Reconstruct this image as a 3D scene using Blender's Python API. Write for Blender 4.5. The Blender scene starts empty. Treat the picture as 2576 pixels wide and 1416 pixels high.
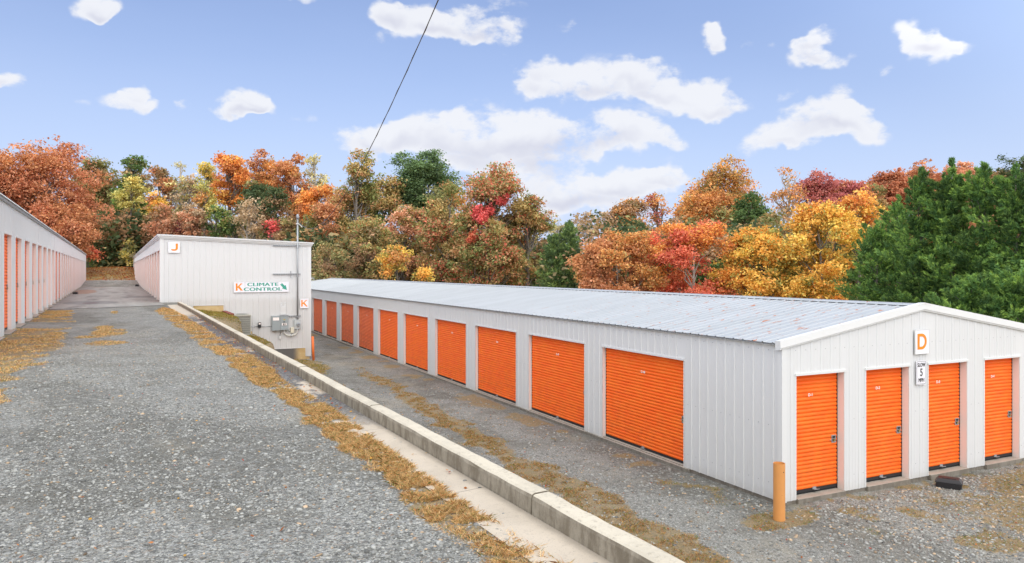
import bpy, math, random
import numpy as np
from math import radians, sin, cos, pi
random.seed(7); RNG = np.random.default_rng(7)
S = bpy.context.scene
COL = S.collection

# ------------------------------------------------------------------ camera, light, exposure
cam = bpy.data.cameras.new('camera'); camo = bpy.data.objects.new('camera', cam); COL.objects.link(camo)
camo.location = (0, 0, 1.35); camo.rotation_euler = (radians(90), 0, -math.atan2(.4633, .8862))
cam.lens = 36 * 1890 / 2576; cam.sensor_width = 36; cam.shift_y = -30 / 2576
cam.clip_start = .05; cam.clip_end = 3000
S.camera = camo
S.view_settings.view_transform = 'Standard'; S.view_settings.look = 'None'
S.view_settings.gamma = 1; S.view_settings.exposure = 0.36
S.render.engine = 'CYCLES'
try:
    S.cycles.max_bounces = 5; S.cycles.diffuse_bounces = 3; S.cycles.glossy_bounces = 2; S.cycles.transmission_bounces = 2
    S.cycles.use_denoising = True
except Exception: pass

SUN_AZ = radians(197)      # compass-like: clockwise from +Y
SUN_EL = radians(48)
sd = (sin(SUN_AZ) * cos(SUN_EL), cos(SUN_AZ) * cos(SUN_EL), sin(SUN_EL))
sl = bpy.data.lights.new('sun', 'SUN'); sl.energy = .5; sl.angle = radians(50); sl.color = (1, .965, .91)
so = bpy.data.objects.new('sun', sl); COL.objects.link(so)
from mathutils import Vector
so.rotation_euler = Vector(sd).to_track_quat('Z', 'Y').to_euler()

def cw(X, Y): return (X * .8862 + Y * .4633, -X * .4633 + Y * .8862)
def at(u, d): return cw((u - 1288) / 1890 * d, d)           # ground position of a sight line at a given distance
def zat(v, d): return 1.35 - (v - 678) / 1890 * d

class NT:
    def __init__(s, tree):
        s.t = tree; tree.nodes.clear()
    def n(s, typ, ins=None, **kw):
        nd = s.t.nodes.new(typ)
        for k, v in kw.items(): setattr(nd, k, v)
        if ins:
            for k, v in ins.items():
                sock = nd.inputs[k]
                if isinstance(v, bpy.types.NodeSocket): s.t.links.new(v, sock)
                else: sock.default_value = v
        return nd
    def m(s, op, a, b=0, c=None, clamp=False):
        ins = {0: a, 1: b}
        if c is not None: ins[2] = c
        nd = s.n('ShaderNodeMath', ins, operation=op, use_clamp=clamp); return nd.outputs[0]
    def mix(s, f, a, b, mode='MIX'):
        nd = s.n('ShaderNodeMix', None, data_type='RGBA', blend_type=mode)
        for i, v in ((0, f), (6, a), (7, b)):
            if isinstance(v, bpy.types.NodeSocket): s.t.links.new(v, nd.inputs[i])
            else: nd.inputs[i].default_value = (v if i == 0 or len(v) == 4 else (*v, 1))
        return nd.outputs[2]
    def ss(s, v, a, b):
        nd = s.n('ShaderNodeMapRange', {0: v, 1: a, 2: b, 3: 0., 4: 1.}, interpolation_type='SMOOTHSTEP'); return nd.outputs[0]
    def noise(s, vec, scale, detail=3, rough=.55):
        nd = s.n('ShaderNodeTexNoise', {'Scale': scale, 'Detail': detail, 'Roughness': rough})
        if vec is not None: s.t.links.new(vec, nd.inputs['Vector'])
        return nd.outputs[0]
    def vscale(s, vec, sc):
        nd = s.n('ShaderNodeVectorMath', {0: vec, 1: sc}, operation='MULTIPLY'); return nd.outputs[0]

# ------------------------------------------------------------------ sky
W = bpy.data.worlds.new('World'); S.world = W; W.use_nodes = True
def build_world():
    g = NT(W.node_tree)
    sky = g.n('ShaderNodeTexSky', None, sky_type='NISHITA')
    sky.sun_disc = False; sky.sun_elevation = SUN_EL; sky.sun_rotation = SUN_AZ
    sky.air_density = 1.0; sky.dust_density = 1.0; sky.ozone_density = 1.6
    d = g.n('ShaderNodeTexCoord').outputs['Generated']
    # thin high veil, denser to the horizon: the air above the site
    sep = g.n('ShaderNodeSeparateXYZ', {0: d}).outputs
    z = g.m('MAXIMUM', sep[2], 0.0)
    veil = g.m('ADD', g.m('MULTIPLY', g.m('POWER', g.m('SUBTRACT', 1.0, z, clamp=True), 4.0), 1.1), .10)
    veil = g.m('ADD', veil, g.m('MULTIPLY', g.m('SUBTRACT', g.noise(g.vscale(d, (1.5, 1.5, 5)), 1.3, 4), .5), .16), clamp=True)
    base = g.mix(veil, g.vscale(sky.outputs[0], (.93, 1.10, 1.42)), (6.7, 7.6, 9.5))
    # clouds: soft metaball fields in sky directions, broken up by noise
    nz = g.n('ShaderNodeTexNoise', {'Vector': d, 'Scale': 9., 'Detail': 4., 'Roughness': .6}).outputs['Color']
    warp = g.n('ShaderNodeVectorMath', {0: nz, 1: (.5, .5, .5)}, operation='SUBTRACT').outputs[0]
    dw = g.n('ShaderNodeVectorMath', {0: g.vscale(warp, (.085, .085, .085)), 1: d}, operation='ADD').outputs[0]
    CL = [(900,345,60,40,1),(980,335,70,48,1),(1080,328,90,50,1),(1200,325,100,52,1),(1330,335,120,56,1.1),(1470,342,110,50,1),(1590,345,80,40,1),(1690,350,50,30,.7),
          (1250,370,140,60,1),(1400,390,110,50,1),(1150,380,100,45,.8),(1330,440,120,50,.8),
          (1450,490,140,50,1),(1600,460,120,32,1),(1690,445,70,22,.7),(1380,520,80,50,.8),(1560,500,140,50,.6),
          (1325,185,40,45,.75),(1380,160,45,35,.7),(1440,210,90,50,.9),(1340,225,60,26,.6),(1600,185,80,40,1),(1560,225,120,40,.95),(1660,225,80,40,.9),(1760,250,90,42,1),(1790,200,55,26,.7),(1660,285,100,20,.3),(1480,160,60,25,.4),(1820,265,60,30,.7),
          (965,40,40,40,1),(1040,60,80,48,1),(1140,70,90,42,1),(1230,85,70,28,.9),(1280,60,40,22,.6),(1230,15,80,22,.5),(1190,30,50,30,.5),(958,120,22,20,.4),(1265,130,16,10,.35),
          (1785,100,42,27,.85),(1805,90,30,18,.7),(2030,115,58,42,1.05),(2080,145,55,26,.9),(2060,85,50,26,.9),(2320,100,60,36,1),(2345,125,70,38,1),(2270,65,40,20,.6),(2425,118,34,20,.7),(2220,172,30,18,.7),
          (2040,310,110,42,1),(2110,330,110,42,1),(2100,240,40,30,.6),(1965,250,40,20,.5),(1930,355,80,34,.8),(2010,370,80,26,.7),(2185,295,50,20,.6),(1900,90,16,8,.3),(1937,95,12,10,.35),
          (240,12,60,34,.95),(260,38,36,20,.8),(-10,190,50,25,.9),(50,195,42,24,.8),(330,255,70,26,.95),(345,228,34,24,.9),(395,270,28,16,.6),(622,262,42,36,1.05),(600,288,52,16,.9),(655,275,30,22,.8),(490,278,34,18,.5),(215,268,24,14,.35),(480,260,20,14,.35),
          (780,300,18,16,.3),(742,298,16,8,.2),(1440,55,34,16,.45),(1450,30,30,20,.3),(755,8,46,12,.5),(1700,410,34,16,.25)]
    # unseen cloud deck added to raise the ambient fill light
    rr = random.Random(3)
    FILL_CLOUDS = []
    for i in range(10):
        az = radians(100 + i * 17.5 + rr.uniform(-6, 6)); FILL_CLOUDS.append((az, radians(18 + rr.uniform(-4, 4)), .26, .17, 2.2)); FILL_CLOUDS.append((az + .2, radians(46), .26, .19, 2.2))
    FILL_CLOUDS.append((0, radians(88), .5, .5, 2.2))
    tot = None; wb = None
    def blob(c, eh, ev, w, h, st):
        nonlocal tot, wb
        a = g.n('ShaderNodeVectorMath', {0: dw, 1: tuple(eh / w)}, operation='DOT_PRODUCT').outputs['Value']
        b = g.n('ShaderNodeVectorMath', {0: dw, 1: tuple(ev / h)}, operation='DOT_PRODUCT').outputs['Value']
        r = g.m('MULTIPLY_ADD', a, a, g.m('MULTIPLY', b, b))
        v = g.m('MAXIMUM', g.m('MULTIPLY_ADD', r, -st / 1.9, st), 0.0)
        tot = v if tot is None else g.m('ADD', tot, v)
        wb = g.m('MULTIPLY', v, b) if wb is None else g.m('MULTIPLY_ADD', v, b, wb)
    R3 = np.array([[.8862, .4633, 0], [-.4633, .8862, 0], [0, 0, 1]])
    for (u, v, hw, hh, st) in CL:
        c = R3 @ np.array([(u - 1288) / 1890, 1, (678 - v) / 1890]); k = np.linalg.norm(c); c /= k
        eh = np.cross(c, [0, 0, 1]); eh /= np.linalg.norm(eh); ev = np.cross(eh, c)
        ca = 1 / math.sqrt(1 + ((u - 1288) / 1890) ** 2)
        blob(c, eh, ev, hw * .93 / 1890 * ca * ca, hh * .90 / 1890 * ca, st)
    for (az, el, w, h, st) in FILL_CLOUDS:
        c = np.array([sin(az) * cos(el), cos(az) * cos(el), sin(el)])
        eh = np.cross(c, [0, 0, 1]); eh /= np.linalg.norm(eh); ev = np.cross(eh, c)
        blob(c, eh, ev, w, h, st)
    f1 = g.noise(g.vscale(d, (1, 1, 1.6)), 16., 6, .62)
    f2 = g.noise(d, 5., 3, .6)
    f3 = g.noise(g.vscale(d, (1, 1, 1.8)), 44., 4, .6)
    dens = g.m('ADD', g.m('MINIMUM', tot, 1.0), g.m('MULTIPLY', g.m('SUBTRACT', f1, .5), 3.2))
    dens = g.m('ADD', dens, g.m('MULTIPLY', g.m('SUBTRACT', f3, .5), 1.0))
    hgt = g.m('DIVIDE', wb, g.m('ADD', tot, .02))            # -1 at the base of a cloud .. 1 at its top
    mask = g.m('MULTIPLY', g.ss(dens, .08, .95), g.ss(tot, .02, .60))
    thick = g.m('MULTIPLY', g.ss(tot, .5, 2.0), g.ss(g.m('ADD', hgt, g.m('MULTIPLY', g.m('SUBTRACT', f2, .5), 1.5)), .25, -.6))
    cc = g.mix(thick, (9.1, 9.05, 9.05), (6.4, 6.4, 7.2))
    out = g.mix(g.m('MULTIPLY', mask, .93), base, cc)
    # sky on the unseen sunward side boosted to add fill light on walls
    fill_k = g.n('ShaderNodeVectorMath', {0: d, 1: tuple(sd)}, operation='DOT_PRODUCT').outputs['Value']
    fill_k = g.ss(fill_k, -.38, .06)
    out = g.mix(fill_k, g.vscale(out, (1.0, 1.02, 1.07)), g.vscale(out, (2.62, 2.54, 2.40)))
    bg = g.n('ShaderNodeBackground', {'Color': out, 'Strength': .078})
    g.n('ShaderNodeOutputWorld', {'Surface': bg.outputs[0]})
    W.cycles.sampling_method = 'MANUAL'; W.cycles.sample_map_resolution = 512
build_world()

# ------------------------------------------------------------------ helpers
def tag(o, label=None, cat=None, group=None, kind=None):
    if label: o['label'] = label
    if cat: o['category'] = cat
    if group: o['group'] = group
    if kind: o['kind'] = kind
    return o
def empty(name, loc, rz=0):
    o = bpy.data.objects.new(name, None); COL.objects.link(o); o.location = loc; o.rotation_euler = (0, 0, rz)
    o.empty_display_size = .3; return o
class MB:
    def __init__(s): s.v = []; s.f = []; s.mi = []; s.cur = 0
    def quad(s, a, b, c, d):
        i = len(s.v); s.v += [a, b, c, d]; s.f.append((i, i + 1, i + 2, i + 3)); s.mi.append(s.cur)
    def poly(s, pts):
        i = len(s.v); s.v += list(pts); s.f.append(tuple(range(i, i + len(pts)))); s.mi.append(s.cur)
    def box(s, x0, y0, z0, x1, y1, z1):
        if x0 > x1: x0, x1 = x1, x0
        if y0 > y1: y0, y1 = y1, y0
        if z0 > z1: z0, z1 = z1, z0
        i = len(s.v)
        s.v += [(x0,y0,z0),(x1,y0,z0),(x1,y1,z0),(x0,y1,z0),(x0,y0,z1),(x1,y0,z1),(x1,y1,z1),(x0,y1,z1)]
        for q in ((0,3,2,1),(4,5,6,7),(0,1,5,4),(1,2,6,5),(2,3,7,6),(3,0,4,7)):
            s.f.append(tuple(i + k for k in q)); s.mi.append(s.cur)
    def prism(s, prof, axis, a, b):
        """extrude closed 2D profile along axis ('x','y','z') from a to b; profile in the other two axes (cyclic order)"""
        def P(p, t):
            if axis == 'x': return (t, p[0], p[1])
            if axis == 'y': return (p[0], t, p[1])
            return (p[0], p[1], t)
        n = len(prof); i = len(s.v)
        s.v += [P(p, a) for p in prof] + [P(p, b) for p in prof]
        for k in range(n):
            k2 = (k + 1) % n
            s.f.append((i + k, i + k2, i + n + k2, i + n + k)); s.mi.append(s.cur)
        s.f.append(tuple(i + k for k in reversed(range(n)))); s.mi.append(s.cur)
        s.f.append(tuple(i + n + k for k in range(n))); s.mi.append(s.cur)
    def tube(s, pts, rad, n=8, cap=True):
        pts = [Vector(p) for p in pts]
        if not hasattr(rad, '__len__'): rad = [rad] * len(pts)
        i0 = len(s.v); up = None
        for k, p in enumerate(pts):
            t = (pts[min(k + 1, len(pts) - 1)] - pts[max(k - 1, 0)]).normalized()
            if up is None or abs(t.dot(up)) > .98:
                up = Vector((0, 0, 1)) if abs(t.z) < .9 else Vector((1, 0, 0))
            a = t.cross(up).normalized(); b = a.cross(t).normalized(); up = b
            for j in range(n):
                q = p + (a * cos(2 * pi * j / n) + b * sin(2 * pi * j / n)) * rad[k]
                s.v.append(tuple(q))
        for k in range(len(pts) - 1):
            for j in range(n):
                j2 = (j + 1) % n
                s.f.append((i0 + k * n + j, i0 + k * n + j2, i0 + (k + 1) * n + j2, i0 + (k + 1) * n + j)); s.mi.append(s.cur)
        if cap:
            s.f.append(tuple(i0 + j for j in reversed(range(n)))); s.mi.append(s.cur)
            e = i0 + (len(pts) - 1) * n
            s.f.append(tuple(e + j for j in range(n))); s.mi.append(s.cur)
    def mesh(s, name, mats, smooth=False):
        me = bpy.data.meshes.new(name); me.from_pydata(s.v, [], s.f)
        if not isinstance(mats, (list, tuple)): mats = [mats]
        for m in mats: me.materials.append(m)
        if len(mats) > 1: me.polygons.foreach_set('material_index', s.mi)
        if smooth: me.polygons.foreach_set('use_smooth', [True] * len(s.f))
        me.update(); return me
    def build(s, name, mats, parent=None, smooth=False, bevel=0, loc=None):
        o = bpy.data.objects.new(name, s.mesh(name, mats, smooth)); COL.objects.link(o)
        if loc: o.location = loc
        if parent: o.parent = parent
        if bevel:
            b = o.modifiers.new('bevel', 'BEVEL'); b.width = bevel; b.segments = 2; b.limit_method = 'ANGLE'; b.angle_limit = radians(35)
        return o
def copy_tree(o, parent=None):
    c = o.copy(); COL.objects.link(c); c.parent = parent
    for ch in [x for x in COL.objects if x.parent == o]: copy_tree(ch, c)
    return c
def np_mesh(name, V, k, mat, colr=None, parent=None, smooth=False, loc=None):
    """V: (n*k,3) vertices, each k make one face"""
    V = np.asarray(V, dtype=np.float32).reshape(-1, 3); n = len(V) // k
    me = bpy.data.meshes.new(name)
    me.vertices.add(len(V)); me.vertices.foreach_set('co', V.ravel())
    me.loops.add(n * k); me.loops.foreach_set('vertex_index', np.arange(n * k, dtype=np.int32))
    me.polygons.add(n); me.polygons.foreach_set('loop_start', np.arange(0, n * k, k, dtype=np.int32))
    if colr is not None:
        a = me.color_attributes.new('tint', 'FLOAT_COLOR', 'POINT')
        c = np.ones((len(V), 4), np.float32); c[:, :3] = np.repeat(colr, k, axis=0); a.data.foreach_set('color', c.ravel())
    me.materials.append(mat); me.update(calc_edges=True)
    o = bpy.data.objects.new(name, me); COL.objects.link(o)
    if parent: o.parent = parent
    if loc is not None: o.location = loc
    return o
def np_indexed(name, V, F, mat, colr=None, smooth=False, parent=None):
    V = np.asarray(V, np.float32); F = np.asarray(F, np.int32); k = F.shape[1]
    me = bpy.data.meshes.new(name)
    me.vertices.add(len(V)); me.vertices.foreach_set('co', V.ravel())
    me.loops.add(F.size); me.loops.foreach_set('vertex_index', F.ravel())
    me.polygons.add(len(F)); me.polygons.foreach_set('loop_start', np.arange(0, F.size, k, dtype=np.int32))
    if smooth: me.polygons.foreach_set('use_smooth', np.ones(len(F), bool))
    if colr is not None:
        a = me.color_attributes.new('tint', 'FLOAT_COLOR', 'POINT')
        c = np.ones((len(V), 4), np.float32); c[:, :colr.shape[1]] = colr; a.data.foreach_set('color', c.ravel())
    me.materials.append(mat); me.update(calc_edges=True)
    o = bpy.data.objects.new(name, me); COL.objects.link(o)
    if parent: o.parent = parent
    return o
def hash2(i, j, seed):
    h = (i * 374761393 + j * 668265263 + seed * 1274126177) & 0xffffffff
    h = ((h ^ (h >> 13)) * 1274126177) & 0xffffffff
    return ((h ^ (h >> 16)) & 0xffff) / 65535.0
def vn(x, y, sc, seed=0, octv=3):
    x = np.asarray(x, float); y = np.asarray(y, float); out = 0; amp = 1; tot = 0
    for o in range(octv):
        X = x / sc; Y = y / sc; i = np.floor(X).astype(np.int64); j = np.floor(Y).astype(np.int64)
        fx = X - i; fy = Y - j; fx = fx * fx * (3 - 2 * fx); fy = fy * fy * (3 - 2 * fy)
        a = hash2(i, j, seed + o); b = hash2(i + 1, j, seed + o); c = hash2(i, j + 1, seed + o); e = hash2(i + 1, j + 1, seed + o)
        out = out + amp * ((a * (1 - fx) + b * fx) * (1 - fy) + (c * (1 - fx) + e * fx) * fy); tot += amp; amp *= .5; sc *= .5
    return out / tot
def sst(x, a, b):
    t = np.clip((np.asarray(x, float) - a) / (b - a), 0, 1); return t * t * (3 - 2 * t)

# ------------------------------------------------------------------ materials
MATS = {}
def mat(name, fn):
    m = bpy.data.materials.new(name); m.use_nodes = True; g = NT(m.node_tree); sh = fn(g)
    g.n('ShaderNodeOutputMaterial', {'Surface': sh}); MATS[name] = m; return m
def prin(g, col, rough=.5, metal=0, normal=None, spec=.5, **kw):
    ins = {'Base Color': col if isinstance(col, bpy.types.NodeSocket) or len(col) == 4 else (*col, 1), 'Roughness': rough, 'Metallic': metal, 'Specular IOR Level': spec}
    if normal is not None: ins['Normal'] = normal
    return g.n('ShaderNodeBsdfPrincipled', ins).outputs[0]
def bump(g, h, strength=.3, dist=.02):
    return g.n('ShaderNodeBump', {'Height': h, 'Strength': strength, 'Distance': dist}).outputs[0]
def pos(g): return g.n('ShaderNodeNewGeometry').outputs['Position']
def opos(g): return g.n('ShaderNodeTexCoord').outputs['Object']

def painted(name, col, rough=.42, dirt=.25, dirtcol=(.45, .42, .36), streak=True):
    def f(g):
        p = opos(g)
        st = g.noise(g.vscale(p, (9, 9, .7)), 1.6, 5, .65)
        bl = g.noise(p, 1.1, 4)
        k = g.m('MULTIPLY', g.ss(st, .50, .78), g.ss(bl, .38, .70))
        c = g.mix(g.m('MULTIPLY', k, dirt), col, dirtcol)
        zz = g.n('ShaderNodeSeparateXYZ', {0: p}).outputs[2]
        sp_ = g.m('MULTIPLY', g.ss(g.m('ADD', zz, g.m('MULTIPLY', g.noise(p, 7., 4, .7), .35)), .38, .12), dirt * 1.3)
        c = g.mix(sp_, c, dirtcol)
        fine = g.noise(p, 60., 2); spk = g.ss(fine, .74, .80)
        c = g.mix(g.m('MULTIPLY', spk, dirt * .8), c, dirtcol)
        wob = g.noise(g.vscale(p, (1, 1, .35)), 2.2, 2)
        return prin(g, c, g.m('ADD', rough, g.m('MULTIPLY', bl, .15)), normal=bump(g, wob, .25, .02))
    return mat(name, f)
M_white = painted('white_painted_steel', (.70, .71, .70), dirt=.22)
M_trim = painted('white_trim_steel', (.71, .72, .705), dirt=.18)
M_jamb = painted('tan_jamb_steel', (.80, .78, .74), dirt=.15, dirtcol=(.5, .38, .28))
M_eave_shade = painted('shaded_underside_steel', (.55, .56, .55), dirt=.3)
def f_orange(g):
    p = opos(g); r = g.n('ShaderNodeObjectInfo').outputs['Random']
    v = g.noise(g.vscale(p, (1.2, 1.2, 4.)), 1.7, 4)
    c = g.mix(g.ss(v, .3, .7), (.98, .145, .010), (1.0, .20, .018))
    low = g.n('ShaderNodeSeparateXYZ', {0: p}).outputs[2]
    dirty = g.m('MULTIPLY', g.ss(g.noise(g.vscale(p, (1, 1, 3)), 2.6, 5, .7), .42, .75), g.ss(g.m('ADD', low, g.m('MULTIPLY', r, .3)), 1.5, .1))
    c = g.mix(g.m('MULTIPLY', dirty, .42), c, (.42, .085, .022))
    return prin(g, c, g.m('ADD', .40, g.m('MULTIPLY', v, .2)), spec=.3)
M_orange = mat('orange_door_paint', f_orange)
def f_orange_old(g):
    p = opos(g)
    v = g.noise(g.vscale(p, (1.2, 1.2, 4.)), 1.7, 4)
    c = g.mix(g.ss(v, .3, .7), (.84, .135, .020), (.92, .19, .028))
    low = g.n('ShaderNodeSeparateXYZ', {0: p}).outputs[2]
    dirty = g.m('MULTIPLY', g.ss(g.noise(g.vscale(p, (1, 1, 3)), 2.6, 5, .7), .38, .72), g.ss(low, 1.7, .0))
    c = g.mix(g.m('MULTIPLY', dirty, .5), c, (.25, .055, .02))
    return prin(g, c, .45)
M_orange_old = mat('faded_orange_door_paint', f_orange_old)
def f_roof(g):
    p = opos(g); sp = g.n('ShaderNodeSeparateXYZ', {0: p}).outputs
    big = g.noise(g.vscale(p, (.4, 1.4, 1)), 1.2, 4)
    c = g.mix(g.ss(big, .3, .7), (.40, .425, .43), (.45, .475, .485))
    st = g.noise(g.vscale(p, (1.1, 12, 1)), 1.3, 4, .6)
    c = g.mix(g.m('MULTIPLY', g.ss(st,   .5, .75), .15), c, (.33, .37, .40))
    # rust scars running down the slope, only on the sheets of the near end
    q = g.vscale(p, (3.2, 11., 1))
    r1 = g.noise(q, 1., 4, .7)
    zone = g.ss(sp[1], 11., 3.)
    r = g.ss(g.m('ADD', r1, g.m('MULTIPLY', zone, .04)), .655, .67)
    r = g.m('MULTIPLY', r, g.ss(sp[1], 13., 9.))
    c = g.mix(g.m('MULTIPLY', r, .85), c, (.42, .13, .04))
    return prin(g, c, g.m('ADD', .42, g.m('MULTIPLY', r, .4)), .0, spec=.3)
M_roof = mat('galvalume_roof', f_roof)
def simple(name, col, rough=.5, metal=0, nz=0.15, sc=20):
    def f(g):
        p = opos(g); n_ = g.noise(p, sc, 4)
        c = g.mix(g.m('MULTIPLY', n_, nz * 2), col, tuple(x * .45 for x in col))
        return prin(g, c, rough, metal, normal=bump(g, n_, .12, .01))
    return mat(name, f)
M_black = simple('black_rubber', (.02, .02, .021), .6)
M_plastic = simple('black_plastic', (.016, .016, .018), .5)
M_galv = simple('galvanised_steel', (.42, .44, .45), .45, .55)
M_graybox = simple('grey_enclosure_paint', (.33, .37, .37), .4, 0)
M_grayl = simple('light_grey_enclosure', (.52, .55, .54), .4)
M_pvc = simple('cream_pvc', (.70, .69, .61), .4)
M_beige = simple('beige_plastic', (.74, .70, .55), .45)
M_dark = simple('dark_void', (.03, .03, .032), .8)
M_rust = simple('red_primer_steel', (.26, .055, .035), .65, .1, .3)
M_bollard = simple('yellow_orange_paint', (.76, .34, .10), .5, 0, .16, 6)
M_bollard2 = simple('bright_orange_paint', (.86, .19, .035), .5, 0, .1, 6)
M_signw = simple('white_sign_face', (.84, .84, .88), .35, 0, .02)
M_signo = simple('orange_sign_letter', (.95, .28, .012), .4, 0, .03)
M_signg = simple('green_sign_letter', (.05, .36, .26), .4, 0, .05)
M_signk = simple('black_sign_letter', (.025, .025, .025), .4, 0, .05)
M_decal = simple('white_decal', (.95, .86, .80), .5, 0, .05)
M_brass = simple('brass', (.62, .48, .12), .35, .8)
M_cond = simple('tan_coil_guard', (.47, .46, .39), .45, .2)
M_coil = simple('grey_coil', (.19, .20, .18), .6, .2)
M_cable = simple('cable_grey', (.12, .11, .10), .6)
def f_conc(g, tint=(.60, .545, .425), dark=(.17, .142, .10), k=.5):
    p = pos(g)
    a = g.noise(p, 2.2, 5, .65); b = g.noise(p, 38., 4, .7); s = g.noise(g.vscale(p, (3, 3, 1.2)), 2.5, 5, .7)
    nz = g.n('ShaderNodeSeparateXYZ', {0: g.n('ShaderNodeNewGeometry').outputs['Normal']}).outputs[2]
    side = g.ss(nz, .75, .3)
    c = g.mix(g.ss(a, .35, .7), tint, tuple(x * .82 for x in tint))
    c = g.mix(g.m('MULTIPLY', g.ss(b, .52, .75), .5), c, dark)
    c = g.mix(g.m('MULTIPLY', g.ss(g.noise(p, 150., 2), .6, .7), .25), c, (.75, .72, .65))
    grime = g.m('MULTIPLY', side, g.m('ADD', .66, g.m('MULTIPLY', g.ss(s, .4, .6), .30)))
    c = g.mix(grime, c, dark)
    return prin(g, c, .85, normal=bump(g, g.m('ADD', b, g.m('MULTIPLY', a, 1.5)), .6, .008), spec=.25)
M_kerb = mat('kerb_concrete', f_conc)
M_slab = mat('slab_concrete', lambda g: f_conc(g, (.40, .37, .31), (.17, .15, .12)))
def f_found(g):
    p = opos(g); sp = g.n('ShaderNodeSeparateXYZ', {0: p}).outputs
    wet = g.m('MULTIPLY', g.ss(sp[0], 5.7, 5.3), g.ss(sp[2], -1.6, -1.9))
    n1 = g.noise(p, 14., 5, .7); n2 = g.noise(p, 3., 4)
    c = g.mix(g.ss(n2, .35, .65), (.52, .36, .15), (.62, .47, .24))
    c = g.mix(g.m('MAXIMUM', wet, g.m('MULTIPLY', g.ss(n1, .55, .8), .35)), c, (.13, .125, .115))
    return prin(g, c, .85, normal=bump(g, n1, .4, .01))
M_found = mat('weathered_foundation_panel', f_found)
# ------------------------------------------------------------------ terrain
LOW = -2.64
def zt(x, y):
    x = np.asarray(x, float); y = np.asarray(y, float)
    slope = np.maximum(LOW, -.02 - (x - 2.3) * .95)                      # bank behind the kerb
    slope = np.where(x < 2.3, -.02, slope)
    terr = np.interp(x, [2.15, 2.8, 3.95, 4.08, 5.15, 5.3], [0.0, -.33, -.46, -1.40, -1.44, LOW])
    k = sst(y, 27.5, 29.5) * (1 - sst(y, 38, 39))
    low = slope * (1 - k) + terr * k
    z = np.where(x <= 2.08, 0., low)
    z = z - .05 * sst(x, 2.0, 2.12) * (1 - k)
    # mound of leaves at the end of the upper lane
    far = sst(y + .35 * x, 86, 99) * (1.25 + .5 * (vn(x, y, 9, 5) - .5)) * (1 - sst(x, 2, 14) * .5)
    z = z + far * np.where(x < 14, 1, 0) * sst(14 - x, 0, 6)
    # hills
    d = np.hypot(x, y); az = np.degrees(np.arctan2(x, y))
    amp = np.interp(az, [-180, -60, -10, 12, 24, 33, 42, 60, 90, 180], [3, 6, 7, 6, 3, 0, 6, 14, 12, 3])
    z = z + amp * sst(d, 95, 260) + .6 * sst(d, 60, 100) * (vn(x, y, 25, 9) - .5) * 3
    # faint unevenness
    z = z + np.where((x > -2.2) & (x < 1.5) & (y < 29), .022 * (vn(x, y, 1.6, 21) - .5), 0)
    z = z + np.where((x > 6) & (y < 60), .05 * (vn(x, y, 2.2, 22) - .5), 0)
    return z
def bandf(x, c, w, soft=.12): return 1 - sst(np.abs(x - c), w - soft, w + soft)
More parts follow.
